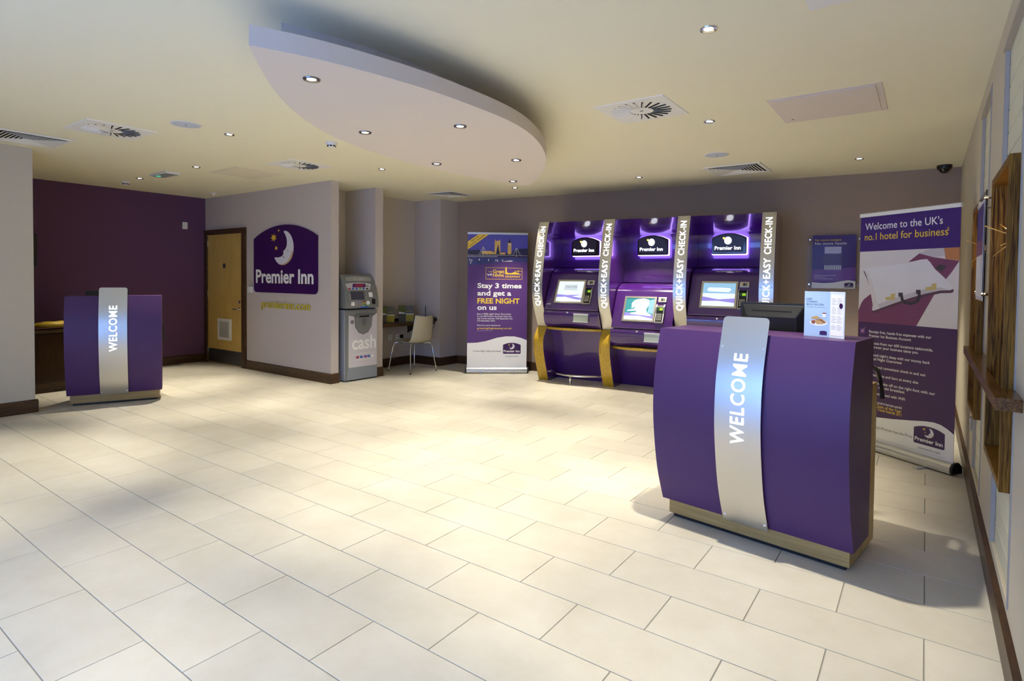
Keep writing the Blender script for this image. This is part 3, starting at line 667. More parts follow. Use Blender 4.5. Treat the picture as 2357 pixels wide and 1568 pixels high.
def kiosk(i, label, dz, screen):
    p = KO+KA*(1.80+PITCH*i)
    t = thing('check_in_kiosk', label, 'kiosk', tuple(p), KTH, 'self check-in kiosks')
    fin(t, 0)
    x0, x1 = SW+.001, PITCH-.001
    zs = 1.555+dz
    up = curve([(-.640, 2.160), (-.52, 2.115), (-.35, 2.045), (-.245, 1.97), (-.210, 1.85), (-.215, 1.72), (-.265, 1.61), (-.300, 1.56)])
    if dz: up = curve([(-.640, 2.160), (-.52, 2.115), (-.35, 2.045), (-.245, 1.97), (-.210, 1.85), (-.215, 1.72), (-.265, 1.58), (-.315, 1.46), (-.33, 1.36)])
    smooth_angle(obj('upper_panel', MB().prism(up+[(-.05, zs), (-.05, 2.160)], 'x', x0, x1), M_LACQ, t), 35)
    c1 = .012
    con = curve([(-.33, 1.552), (-.46, 1.53), (-.575, 1.47), (-.615, 1.405)], 4)+[(-.628, 1.38), (-.782, 1.075), (-.805, 1.0), (-.800, .985)]
    con = [(y, z+dz) for y, z in con]
    smooth_angle(obj('console', MB().prism(con+[(-.05, .985+dz), (-.05, 1.552+dz)], 'x', x0+c1, x1-c1), M_LACQ, t), 35)
    dr = curve([(-.800, .975), (-.815, .93), (-.805, .86), (-.770, .79), (-.705, .748)], 4)
    dr = [(y, z+dz) for y, z in dr]
    door = smooth_angle(obj('cabinet_door', MB().prism(dr+[(-.05, .748+dz), (-.05, .975+dz)], 'x', x0+.004, x1-.004), M_LACQ, t), 35)
    obj('lower_panel', MB().prism([(-.56, .715+dz), (-.33, .0), (-.05, 0), (-.05, .715+dz)], 'x', x0, x1), M_LACQ, t)
    # bowed oak shelf lip
    n = 12; pts = [(x0+(x1-x0)*k/n, -.70-.115*math.sin(math.pi*k/n)**.7) for k in range(n+1)]
    obj('shelf_lip', MB().prism(pts+[(x1, -.55), (x0, -.55)], 'z', .715+dz, .746+dz), M_KOAK, t, bevel=.006)
    # tilted console face frame: u right, v up the slope, origin at screen bottom-left
    yb, zb, yt, zt = -.782, 1.072+dz, -.632, 1.378+dz
    L_ = math.hypot(yt-yb, zt-zb); ey, ez = (yt-yb)/L_, (zt-zb)/L_
    def T(mb):   # local (x, -normal, v) -> kiosk
        mb.v = [(x, yb+v*ey+y*ez, zb+v*ez-y*ey) for x, y, v in mb.v]; return mb
    xs = .295
    sf = MB()
    for a, b, c, d in ((0, .405, 0, .022), (0, .405, .318, .340), (0, .022, .022, .318), (.383, .405, .022, .318)): sf.box(xs+a, xs+b, -.014, .0, c, d)
    fr_ = obj('screen_frame', T(sf), M_STEEL, t)
    obj('display', T(MB().rect(xs+.022, xs+.383, .022, .318, -.004)), M_SCRW if screen != 1 else M_SCRT, fr_)
    X = lambda u: xs+.022+.361*u
    V = lambda v: .022+.296*v
    if screen == 0:
        obj('screen_art', T(MB().poly([(X(0), V(.22)), (X(.35), V(.24)), (X(.7), V(.14)), (X(1), V(.10)), (X(1), V(.20)), (X(.6), V(.27)), (X(1), V(.36)), (X(.4), V(.33)), (X(0), V(.36))], -.005)), M_SCRV, fr_)
        obj('screen_box', T(MB().rect(X(.24), X(.76), V(.56), V(.84), -.005)), mat('screen_pale', (.2, .22, .24), .3, emit=.75, ecol=(.78, .88, .92)), fr_)
        obj('screen_text', T(text(MB(), 'WELCOME', X(.29), V(.69), .028, .16, -.006)), M_SCRG, fr_)
    elif screen == 1:
        obj('screen_art', T(MB().poly([(X(0), V(.18)), (X(.5), V(.20)), (X(1), V(.08)), (X(1), V(0)), (X(0), V(0))], -.0052)), M_SCRW, fr_)
        obj('screen_band', T(MB().poly([(X(0), V(.34)), (X(.5), V(.30)), (X(1), V(.26)), (X(1), V(.08)), (X(.5), V(.20)), (X(0), V(.18))], -.005)), M_SCRV, fr_)
        obj('screen_figure', T(MB().poly([(X(.38), V(.96)), (X(.62), V(1)), (X(.80), V(.94)), (X(.82), V(.70)), (X(.74), V(.50)), (X(.78), V(.36)), (X(.95), V(.26)), (X(.9), V(.2)), (X(.2), V(.27)), (X(.2), V(.32)), (X(.45), V(.38)), (X(.35), V(.42)), (X(.08), V(.40)), (X(.08), V(.45)), (X(.3), V(.50)), (X(.36), V(.62)), (X(.22), V(.52)), (X(.20), V(.76)), (X(.28), V(.90))], -.0056)), M_SCRW, fr_)
        obj('screen_sky', T(MB().poly([(X(.82), V(.92)), (X(1), V(.98)), (X(1), V(.30)), (X(.80), V(.36))], -.0051)), M_SCRB, fr_)
    else:
        obj('screen_band', T(MB().rect(X(0), X(1), V(.56), V(1), -.005)), M_SCRB, fr_)
        obj('screen_art', T(MB().poly([(X(0), V(.22)), (X(.5), V(.24)), (X(1), V(.16)), (X(1), V(.36)), (X(.5), V(.30)), (X(0), V(.42))], -.0052)), M_SCRV, fr_)
        obj('screen_box', T(MB().poly([(X(.12), V(.72)), (X(.18), V(.82)), (X(.82), V(.80)), (X(.88), V(.72)), (X(.8), V(.62)), (X(.18), V(.64))], -.0054)), M_SCRW, fr_)
    # card reader
    cr = obj('card_reader', T(MB().box(.718, .822, -.012, 0, .270, .338)), M_STEEL, t, bevel=.003)
    obj('card_slot', T(MB().rect(.752, .800, .285, .322, -.0128)), M_GREY, cr); obj('slot_gap', T(MB().rect(.758, .772, .286, .321, -.0134).rect(.758, .800, .301, .305, -.0134)), M_DARK, cr)
    # pin pad in curved steel cheeks
    pp = obj('pin_pad', T(MB().prism([(-.004, 0), (-.028, .02), (-.020, .12), (-.034, .19), (-.018, .225), (0, .225), (0, 0)], 'x', .722, .806)), M_BLACK, t)
    for xx in (.712, .806): obj('steel_cheek', T(MB().prism([(-.010, -.01), (-.036, .015), (-.026, .11), (-.044, .19), (-.026, .232), (0, .232), (0, -.01)], 'x', xx, xx+.010)), M_ALU, pp)
    obj('steel_lip', T(MB().box(.712, .816, -.040, 0, -.014, -.004)), M_STEEL, pp)
    obj('pad_display', T(MB().add([(.730, -.0295, .150), (.798, -.0295, .150), (.798, -.0335, .186), (.730, -.0335, .186)], [(0, 1, 2, 3)])), mat('pad_dark_green', (.03, .10, .02), .3), pp)
    obj('lit_display', T(MB().add([(.758, -.0302, .152), (.796, -.0302, .152), (.796, -.0340, .182), (.758, -.0340, .182)], [(0, 1, 2, 3)])), M_LCD, pp)
    for r in range(4):
        for c in range(3): obj('key', T(MB().box(.733+c*.021, .748+c*.021, -.034, -.02, .024+r*.022, .038+r*.022)), M_ALU, pp)
    # lock, receipt tray
    zz = .955+dz
    obj('lock', MB().lathe([(.011, 0), (.011, .004), (.004, .006)], 14).tf(Matrix.Translation((.50, prof_at(dr, zz), zz)) @ Matrix.Rotation(R(90), 4, 'X')), M_CHROME, door)
    mr_ = MB().add([(.60, -.818, .945+dz), (.80, -.818, .945+dz), (.80, -.800, .842+dz), (.60, -.800, .842+dz), (.60, -.826, .945+dz), (.80, -.826, .945+dz), (.80, -.836, .842+dz), (.60, -.836, .842+dz)],
                   [(0, 1, 2, 3), (7, 6, 5, 4), (0, 4, 5, 1), (1, 5, 6, 2), (2, 6, 7, 3), (3, 7, 4, 0)])
    tr = obj('receipt_tray', mr_, mat('tray_clear_grey', (.50, .55, .42), .25, coat=.5), door)
    obj('tray_rim', MB().box(.597, .803, -.842, -.80, .834+dz, .846+dz).box(.597, .803, -.832, -.80, .928+dz, .948+dz), M_WHITE, tr)
    # glowing badge box
    bw = .40; bx = (x0+x1)/2-bw/2-.01; bz = 1.715
    hx = MB().prism(badge_outline(bw+.018, bx-.009, bz-.009, .50, .64, .04), 'y', -.266, -.258)
    bo = obj('badge_box', MB().prism(badge_outline(bw, bx, bz, .50, .64, .04), 'y', -.325, -.270), M_BLACKG, t, bevel=.008)
    obj('halo_panel', hx, M_HALO, bo)
    obj('badge_mount', MB().box(bx+.08, bx+bw-.08, -.258, -.1, bz+.03, bz+.18), M_LACQ, bo)
    obj('badge_face', MB().poly(badge_outline(bw*.86, bx+.02, bz+.025, .50, .62, .03), -.3265), mat('badge_face_violet', (.030, .018, .050), .3), bo)
    obj('glowing_moon', MB().disc((bx+bw*.47, -.3285, bz+.165), .042, rz=.046, n=28), M_GLOWK, bo)
    obj('glowing_star', MB().poly(star(bx+bw*.35, bz+.195, .018, .018), -.3285), mat('glow_star', (1, .8, .2), .4, emit=2, ecol=(1, .75, .1)), bo)
    obj('glowing_letters', text(MB(), 'Premier Inn', bx+.035, bz+.055, .042, .30, -.3285, bold=.012), M_GLOWK, bo)
    if i == 0:
        rp = [(SW+.002+(PITCH-SW-.004)*k/12, -.55-.20*math.sin(math.pi*k/12), .115) for k in range(13)]
        fr2 = obj('foot_rail', MB().tube(rp, .017, 10), M_CHROME, t, smooth=True)
        obj('rail_post', MB().tube([(.53, -.745, 0), (.53, -.745, .11)], .016, 12), M_CHROME, fr2, smooth=True)
    if i == 2: fin(t, PITCH)
    return t
kiosk(0, 'left self check-in kiosk with foot rail and WELCOME screen', 0, 0)
kiosk(1, 'middle self check-in kiosk with lowered teal screen', -.2, 1)
kiosk(2, 'right self check-in kiosk partly hidden by the purple desk and monitor', 0, 2)

# ------------------------------------------------------------------ roll-up banners
def roller(t, w, h, m_ban):
    cs = [(-.045, .012), (-.05, .03), (-.048, .06), (-.03, .085), (.02, .09), (.05, .06), (.05, .012)]
    smooth_angle(obj('cassette', MB().prism(cs, 'x', -w/2-.005, w/2+.005), M_ALU, t), 50)
    for s in (-1, 1):
        x = s*(w/2+.005); obj('end_cap', MB().prism([(y*1.08, z*1.05) for y, z in cs], 'x', min(x, x+s*.022), max(x, x+s*.022)), M_BLACK, t, bevel=.006)
        obj('foot', MB().box(s*w*.27-.02, s*w*.27+.02, -.13, .10, .0, .010), M_ALU, t, bevel=.004)
    obj('support_pole', MB().tube([(0, .022, .08), (0, .022, h-.01)], .008), M_ALU, t)
    obj('top_rail', MB().prism([(-.012, h-.012), (-.012, h+.014), (-.004, h+.02), (.012, h+.02), (.012, h-.012)], 'x', -w/2-.004, w/2+.004), M_ALU if m_ban is M_BPURP else M_WHITEP, t)
    return obj('banner_sheet', MB().box(-w/2, w/2, -.004, -.002, .07, h), m_ban, t)
t = thing('rollup_banner', 'purple roll-up banner offering a free night, beside the left kiosk', 'banner', (-5.118, 3.97, 0), R(39.4), 'roll-up banners')
BW, BH = .875, 2.045
bs = roller(t, BW, BH, M_BPURP)
# crop of the print was measured 862x1568: x 128..675, y 140..1408
UX = lambda x: -BW/2+(x-128)/547*BW
UZ = lambda y: BH-(y-140)/(1408-140)*BH
y0 = -.0045
obj('sky_print', MB().poly([(UX(128), UZ(142)), (UX(675), UZ(142)), (UX(675), UZ(400)), (UX(500), UZ(392)), (UX(300), UZ(412)), (UX(128), UZ(428))], y0), M_SKYP, bs)
obj('water_print', MB().poly([(UX(128), UZ(345)), (UX(675), UZ(345)), (UX(675), UZ(400)), (UX(560), UZ(394)), (UX(480), UZ(392)), (UX(380), UZ(402)), (UX(280), UZ(416)), (UX(128), UZ(428))], y0-.0004), M_WATER, bs)
c = MB().rect(UX(128), UX(675), UZ(352), UZ(330), y0-.0008)
c.poly([(UX(128), UZ(332)), (UX(128), UZ(290)), (UX(230), UZ(288)), (UX(260), UZ(310)), (UX(330), UZ(315)), (UX(336), UZ(272)), (UX(345), UZ(300)), (UX(430), UZ(305)), (UX(520), UZ(318)), (UX(545), UZ(290)), (UX(600), UZ(275)), (UX(675), UZ(270)), (UX(675), UZ(332))], y0-.0008)
obj('skyline_print', c, M_NAVY, bs)
c = MB().poly([(UX(372), UZ(325)), (UX(373), UZ(205)), (UX(377), UZ(190)), (UX(381), UZ(205)), (UX(415), UZ(203)), (UX(419), UZ(188)), (UX(424), UZ(206)), (UX(424), UZ(325))], y0-.0012)
c.poly([(UX(491), UZ(325)), (UX(492), UZ(222)), (UX(525), UZ(222)), (UX(525), UZ(325))], y0-.0012)
c.poly([(UX(255), UZ(325)), (UX(256), UZ(300)), (UX(340), UZ(296)), (UX(372), UZ(312)), (UX(470), UZ(310)), (UX(470), UZ(327))], y0-.0012)
obj('lit_palace_print', c, M_GOLD, bs)
c = MB().poly([(UX(494), UZ(222)), (UX(500), UZ(205)), (UX(508), UZ(178)), (UX(516), UZ(205)), (UX(523), UZ(222))], y0-.0016)
obj('spire_print', MB().poly([(UX(385), UZ(325)), (UX(392), UZ(280)), (UX(405), UZ(235)), (UX(412), UZ(280)), (UX(422), UZ(325))], y0-.0016), M_NAVY, bs)
obj('spire_print', c, M_NAVY, bs)
c = MB().disc((UX(511), y0-.002, UZ(241)), .013, rz=.016)
c.rect(UX(128), UX(400), UZ(350), UZ(346), y0-.002).rect(UX(128), UX(675), UZ(338), UZ(335), y0-.002)
for cx_, top_ in ((267, 258), (572, 265)):
    c.poly([(UX(cx_-2), UZ(350)), (UX(cx_+2), UZ(350)), (UX(cx_+2), UZ(top_)), (UX(cx_-2), UZ(top_))], y0-.002)
    for dx in (-45, -30, 30, 45): c.poly([(UX(cx_), UZ(top_)), (UX(cx_+dx), UZ(338)), (UX(cx_+dx+2.2), UZ(338)), (UX(cx_+2), UZ(top_))], y0-.002)
for xx, yy in ((142, 370), (160, 375), (228, 368), (313, 370), (380, 372), (395, 375), (440, 372), (150, 395)): c.rect(UX(xx), UX(xx+9), UZ(yy+18), UZ(yy), y0-.002)
c.poly([(UX(440), UZ(392)), (UX(520), UZ(380)), (UX(545), UZ(386)), (UX(520), UZ(393))], y0-.002)
obj('lights_print', c, mat('print_lamp_white', (.62, .58, .60), .5, var=.2), bs)
obj('yellow_flash', MB().poly([(UX(128), UZ(286)), (UX(128), UZ(214)), (UX(228), UZ(143)), (UX(327), UZ(143))], y0-.0024), M_YEL, bs)
c = MB(); text(c, 'Back by', UX(165), UZ(214), .020, .12, y0-.003, rot=R(37), bold=.01); text(c, 'popular demand!', UX(145), UZ(259), .020, .27, y0-.003, rot=R(37), bold=.01)
obj('flash_lettering', c, M_INK, bs)
c = MB(); r1 = [(UX(294), UZ(551)), (UX(625), UZ(551)), (UX(625), UZ(452)), (UX(294), UZ(447))]
for (a, b_) in ((0, 1), (1, 2), (2, 3), (3, 0)):
    p, q = Vector(r1[a]), Vector(r1[b_]); d = (q-p).normalized()*.0025; n_ = Vector((-d.y, d.x))
    c.poly([tuple(p-d-n_), tuple(q+d-n_), tuple(q+d+n_), tuple(p-d+n_)], y0-.0004)
c.poly([(UX(471), UZ(508)), (UX(471), UZ(460)), (UX(478), UZ(433)), (UX(486), UZ(460)), (UX(486), UZ(490)), (UX(510), UZ(497)), (UX(530), UZ(495)), (UX(560), UZ(484)), (UX(590), UZ(495)), (UX(620), UZ(508))], y0-.0008)
c.rect(UX(556), UX(628), UZ(479), UZ(475), y0-.0008).rect(UX(588), UX(593), UZ(492), UZ(468), y0-.0008)
obj('giveaway_emblem', c, M_YEL, bs)
for s_, x_, y_, h_, w_, b_ in (('THE', 316, 492, .020, .055, 0), ('Great', 357, 496, .050, .172, .02), ('Night', 357, 530, .048, .165, .02), ('GIVEAWAY', 470, 536, .028, .225, .02),
                               ('FREE NIGHT', 218, 772, .072, UX(606)-UX(218), .028), ('greatnightgiveaway.co.uk', 218, 1006, .026, UX(536)-UX(218), .01)):
    line(bs, M_YEL, s_, UX(x_), UZ(y_), h_, w_, y0-.0004, bold=b_, name='yellow_lettering')
for s_, y_, x1 in (('Stay 3 times', 632, 622), ('and get a', 700, 528), ('on us', 830, 396)): line(bs, M_WPRINT, s_, UX(218), UZ(y_), .068, UX(x1)-UX(218), y0-.0004, bold=.028, name='white_lettering')
for k, (s_, x1) in enumerate((('Earn a FREE night* (from Thurs-Sun)', 525), ('in over 600 Premier Inn hotels when you', 533), ('stay 3 times between 17th September and', 540), ('21st December 2012.', 383), ('', 0), ('Find out more and join at', 430))):
    if s_: line(bs, M_WPRINT, s_, UX(218), UZ(875+k*20.5), .020, UX(x1)-UX(218), y0-.0004, bold=.008, name='white_lettering')
obj('underline_print', MB().rect(UX(218), UX(352), UZ(1022), UZ(1021), y0-.0004), M_WPRINT, bs)
obj('moon_mark', MB().poly([(UX(304), UZ(508)), (UX(310), UZ(503)), (UX(325), UZ(516)), (UX(320), UZ(521))], y0-.0004), M_WPRINT, bs)
obj('cloud_mark', MB().poly([(UX(322), UZ(508)), (UX(350), UZ(503)), (UX(345), UZ(518)), (UX(330), UZ(514))], y0-.0004), M_WPRINT, bs)
wv = [(UX(128), UZ(1134)), (UX(220), UZ(1130)), (UX(300), UZ(1116)), (UX(400), UZ(1085)), (UX(480), UZ(1072)), (UX(560), UZ(1072)), (UX(620), UZ(1085)), (UX(675), UZ(1106))]
obj('white_wave', MB().poly([(UX(128), .07), (UX(675), .07)]+wv[::-1], y0), M_WPRINT, bs)
badge_art(bs, UX(620)-UX(457), UX(457), UZ(1231), y0-.0006, depth=.0004, names=('hotel_badge', 'moon_print', 'star_print', 'badge_lettering'))
line(bs, M_INK, 'A Great Night\'s Sleep Guaranteed', UX(183), UZ(1213), .021, UX(438)-UX(183), y0-.0006, bold=.006, name='dark_lettering'); line(bs, M_INK, 'premierinn.com', UX(480), UZ(1259), .018, UX(596)-UX(480), y0-.0006, name='dark_lettering')

t = thing('rollup_banner', 'purple roll-up banner with pillow briefcase photo beside the right wall', 'banner', (-.160, 2.717, 0), R(-36.1), 'roll-up banners')
BW2, BH2 = .805, 1.945
bs = roller(t, BW2, BH2, M_B2P)
# measured print coordinates in metres: u from left edge, v from the floor
def U2(u): return -BW2/2+u*BW2
Zf = lambda f: f*BH2
def PP(l, y): return MB().poly([(U2(u), Zf(v)) for u, v in l], y)
obj('heading_band', MB().rect(U2(0), U2(1), Zf(.846), Zf(.995), y0), M_B2V, bs)
obj('bed_print', MB().rect(U2(0), U2(1), Zf(.543), Zf(.846), y0), M_LINEN, bs)
obj('headboard_print', PP([(.74, .846), (.86, .846), (.882, .818), (.773, .812), (.635, .829)], y0-.0004), M_LINEN2, bs)
obj('lamp_glow_print', PP([(.86, .846), (1, .846), (1, .797), (.88, .805), (.87, .82)], y0-.0004), M_ORANGE, bs)
PIL = [(.047, .771), (.075, .776), (.171, .780), (.333, .782), (.524, .794), (.650, .8045), (.704, .806), (.739, .795), (.789, .766), (.873, .735), (.950, .697), (.945, .690), (.928, .687), (.838, .685), (.701, .671), (.575, .655), (.404, .630), (.243, .604), (.180, .594), (.159, .595), (.160, .605), (.165, .618), (.123, .696), (.084, .743)]
obj('throw_print', PP([(.529, .796), (.635, .829), (.773, .812), (1., .796), (.937, .755), (.880, .724), (.789, .766), (.713, .806)], y0-.0008), M_PLUM, bs)
obj('runner_print', PP([(0, .543), (.626, .543), (.796, .676), (.6, .668), (.132, .663), (.06, .640), (.032, .624), (0, .591)], y0-.0008), M_PLUM, bs)
obj('pillow_shadow_print', PP([(u+.010*(v < .70), v-.010) for u, v in PIL], y0-.0012), mat('print_shadow_plum', (.10, .045, .085), .55), bs)
obj('pillow_print', PP(PIL, y0-.0016), mat('print_pillow', (.70, .69, .73), .55, var=.08, scale=5), bs)
obj('pillow_fold_print', PP([(.047, .771), (.084, .743), (.123, .696), (.165, .618), (.159, .595), (.243, .604), (.205, .640), (.165, .700), (.110, .755)], y0-.0018), M_LINEN, bs)
obj('pillow_hem_print', PP([(.243, .604), (.404, .630), (.575, .655), (.701, .671), (.838, .685), (.928, .687), (.838, .697), (.690, .688), (.560, .672), (.390, .648), (.225, .622)], y0-.0018), M_LINEN2, bs)
for (ua, va) in ((.306, .640), (.707, .684)):
    obj('clasp_print', PP([(ua, va), (ua+.098, va+.004), (ua+.100, va+.029), (ua+.055, va+.027), (ua+.055, va+.016), (ua, va+.013)], y0-.0022), M_BRASS, bs)
hp = [(.470, .664), (.480, .645), (.510, .634), (.574, .631), (.630, .641), (.650, .658), (.645, .678)]
mb = MB()
for p, q in zip(hp[:-1], hp[1:]):
    p_, q_ = Vector((U2(p[0]), Zf(p[1]))), Vector((U2(q[0]), Zf(q[1]))); d = (q_-p_).normalized(); n_ = Vector((-d.y, d.x))*.012
    mb.poly([tuple(p_-n_-d*.004), tuple(q_-n_+d*.004), tuple(q_+n_+d*.004), tuple(p_+n_-d*.004)], y0-.0022)
obj('handle_print', mb, M_INK, bs)
for (ua, va) in ((.465, .661), (.640, .674)): obj('handle_lug_print', MB().rect(U2(ua-.025), U2(ua+.02), Zf(va-.004), Zf(va+.012), y0-.0024), M_INK, bs)
obj('throw_badge_print', PP([(.792, .770), (.823, .784), (.892, .778), (.847, .756)], y0-.0024), M_INK, bs)
line(bs, M_WPRINT, "Welcome to the UK's", U2(.054), Zf(.938), .056, .637, y0-.0006, bold=.004, name='heading_lettering')
line(bs, M_YEL, 'no.1', U2(.052), Zf(.894), .056, .108, y0-.0006, bold=.006, name='heading_lettering'); line(bs, M_YEL, 'hotel for business', U2(.052)+.140, Zf(.894), .056, .540, y0-.0006, bold=.006, name='heading_lettering')
line(bs, M_YEL, '*', U2(.885), Zf(.898), .050, .016, y0-.0006, name='heading_lettering')
lines = [(.4985, 'Receipt free, hassle free expenses with our', .515, 1), (.481, 'Premier Inn Business Account', .36, 0), (.450, 'Choose from our 600 locations nationwide,', .53, 1), (.4335, 'wherever your business takes you', .415, 0), (.4, "A good night's sleep with our money back", .51, 1), (.3835, 'Good Night Guarantee', .29, 0),
         (.350, 'Quick and convenient check in and out', .48, 1), (.3155, 'Restaurants and bars at every site', .425, 1), (.2835, 'Start your day off on the right foot with our', .555, 1), (.267, 'all you can eat breakfast', .32, 0), (.2385, 'Keep connected with WiFi', .325, 1), (.2015, 'We are also proud to have been awarded', .30, 0)]
for v, s_, w, tk in lines:
    line(bs, M_WPRINT, s_, U2(.132), Zf(v), .0215, w, y0-.0004, bold=.008, name='list_lettering')
    if tk:
        obj('tick_box_print', MB().rect(U2(.030), U2(.078), Zf(v-.005), Zf(v+.014), y0-.0004), M_PVIOL, bs)
        obj('tick_print', PP([(.042, v+.006), (.052, v-.001), (.086, v+.024), (.053, v+.005)], y0-.0008), M_YEL, bs)
line(bs, M_YEL, 'Hotel Chain of the Year', U2(.132), Zf(.186), .0235, .30, y0-.0006, bold=.012, name='award_lettering')
line(bs, M_YEL, 'Business Travel Awards 2011', U2(.132), Zf(.1725), .0235, .30, y0-.0006, bold=.012, name='award_lettering')
wv = [(U2(u), Zf(v)) for u, v in [(0, .135), (.1, .138), (.2, .142), (.401, .152), (.595, .165), (.742, .176), (.82, .179), (.88, .176), (.94, .166), (1, .151)]]
obj('white_wave', MB().poly([(U2(0), .07), (U2(1), .07)]+wv[::-1], y0), M_WPRINT, bs)
badge_art(bs, .233, U2(.632), Zf(.083), y0-.0006, depth=.0004, names=('hotel_badge', 'moon_print', 'star_print', 'badge_lettering'))
line(bs, M_INK, "Everything's Premier but the Price", U2(.12), Zf(.097), .021, .40, y0-.0006, name='dark_lettering')
line(bs, M_INK, 'premierinn.com', U2(.676), Zf(.063), .018, .168, y0-.0006, name='dark_lettering')
for k in range(3): obj('fine_line', MB().rect(U2(.10), U2(.93-.3*(k == 2)), Zf(.056-.004*k), Zf(.0568-.004*k), y0-.0006), M_GINK, bs)

# ------------------------------------------------------------------ poster in acrylic on the brown wall
pp = KO+KA*5.33
t = thing('wall_poster', 'purple receipt poster in a clear acrylic holder on the brown wall', 'poster', tuple(pp), KTH)
ac = obj('acrylic_sheet', MB().box(-.275, .275, -.040, -.036, 1.29, 1.945), M_GLASS, t)
pw = obj('poster_sheet', MB().box(-.222, .222, -.034, -.032, 1.315, 1.935), M_PNAVY, t)
for sx in (-.25, .25):
    for z in (1.36, 1.885): obj('standoff', MB().lathe([(.011, 0), (.011, .046), (.008, .050)], 14).tf(Matrix.Translation((sx, 0, z)) @ Matrix.Rotation(R(90), 4, 'X')), M_CHROME, t)
yp = -.0344
obj('violet_print', MB().poly([(-.222, 1.395), (.0, 1.395), (.222, 1.42), (.222, 1.56), (-.222, 1.53)], yp-.0002), M_PVIOL, pw)
obj('white_wave', MB().poly([(-.222, 1.315), (.222, 1.315), (.222, 1.402), (.15, 1.412), (.08, 1.400), (0, 1.382), (-.1, 1.375), (-.222, 1.385)], yp-.0006), M_WPRINT, pw)
obj('receipt_print', MB().rect(-.095, .075, 1.72, 1.80, yp-.0004), mat('print_receipt', (.58, .56, .74), .5), pw)
obj('card_print', MB().rect(-.11, .09, 1.595, 1.715, yp-.0006), mat('print_card', (.12, .075, .22), .5, var=.5, scale=8), pw)
mb = MB()
for k in range(22): mb.rect(-.095+k*.0079, -.095+k*.0079+(.003+.003*((k*7) % 3 == 0)), 1.535-.008*((k*5) % 3 == 1), 1.585, yp-.0006)
line(pw, M_WPRINT, 'No more hassle', -.198, 1.825, .030, .325, yp-.0006, bold=.006, name='white_lettering')
for k in range(3): line(pw, M_WPRINT, ('Simplify your business expenses.', 'Put it on the card.', 'The Premier Inn Business Account')[k], -.195, 1.462-.020*k, .010, (.225, .12, .19)[k], yp-.0006, name='white_lettering')
obj('barcode_print', mb, M_WPRINT, pw, kind='stuff')
obj('yellow_lettering', text(MB(), 'No more receipts', -.198, 1.868, .024, .27, yp-.0006, bold=.012), M_YEL, pw)
obj('receipt_lettering', text(MB(), 'RECEIPT', -.045, 1.752, .016, .072, yp-.0008), M_GINK, pw)
badge_art(pw, .09, .112, 1.328, yp-.001, depth=.0003, names=('hotel_badge', 'moon_print', 'star_print', 'badge_lettering'))

# ------------------------------------------------------------------ cash machine
t = thing('cash_machine', 'grey free-standing cash machine in the recess beside the sign wall', 'cash machine', (-6.205, 2.365, 0), R(88))
hw = .268
obj('lower_cabinet', MB().prism([(-.005, .012), (.02, .012), (.60, .012), (.60, .955), (.02, .955), (0, .94)], 'x', -hw, hw), M_ATMS, t, bevel=.012)
obj('front_frame', MB().prism([(-.012, .03), (.01, .03), (.01, .952), (-.012, .952), (-.018, .93), (-.018, .10)], 'x', -hw+.01, hw-.01), M_ATMG, t, bevel=.006)
fp = obj('front_panel', MB().prism([(-hw+.05, .185), (hw-.018, .185), (hw-.018, .90), (.17, .855), (.155, .72), (.10, .645), (.02, .615), (-.06, .645), (-.115, .72), (-.125, .86), (-hw+.05, .88)], 'y', -.024, -.016), M_ATMP, t)
obj('kick_panel', MB().prism([(-hw+.02, .02), (hw-.015, .02), (hw-.015, .185), (-hw+.05, .185)], 'y', -.022, -.012), M_ATMK, t)
obj('cash_lettering', text(MB(), 'cash', -.165, .425, .175, .395, -.0255, bold=.022), M_WPRINT, fp)
for k, mm in enumerate((M_RED, M_BLUE, M_PVIOL, M_BLUE, M_WPRINT)): obj('card_logo', MB().rect(-.10+k*.062+(0 if k < 2 else .004), -.10+k*.062+(.045 if k != 2 else .058), .300, .330, -.0252), mm, fp)
line(fp, M_WPRINT, 'ALL MAJOR BANK CARDS ACCEPTED', -.165, .352, .014, .385, -.0252, name='small_print'); obj('fine_line', MB().rect(-.155, .205, .275, .279, -.0252), M_WPRINT, fp)
dr_ = obj('dispenser', MB().prism([(-.12, .86), (-.108, .72), (-.055, .652), (.02, .625), (.095, .652), (.147, .72), (.165, .86)], 'y', -.034, -.014), M_ATMG, t, bevel=.004)
obj('note_slot', MB().box(-.10, .15, -.052, -.030, .850, .885), M_ATMG, dr_, bevel=.004); obj('slot_gap', MB().box(-.07, .09, -.056, -.050, .852, .874), M_DARK, dr_)
obj('finger_scoop', MB().poly([(-.01, .83), (.06, .83), (.06, .765), (.045, .74), (.005, .74), (-.01, .765)], -.0348), mat('scoop_grey', (.13, .135, .14), .4), dr_)
obj('lock', MB().lathe([(.026, 0), (.026, .008), (.020, .010)], 18).tf(Matrix.Translation((-.165, -.024, .79)) @ Matrix.Rotation(R(90), 4, 'X')), M_GREY, fp)
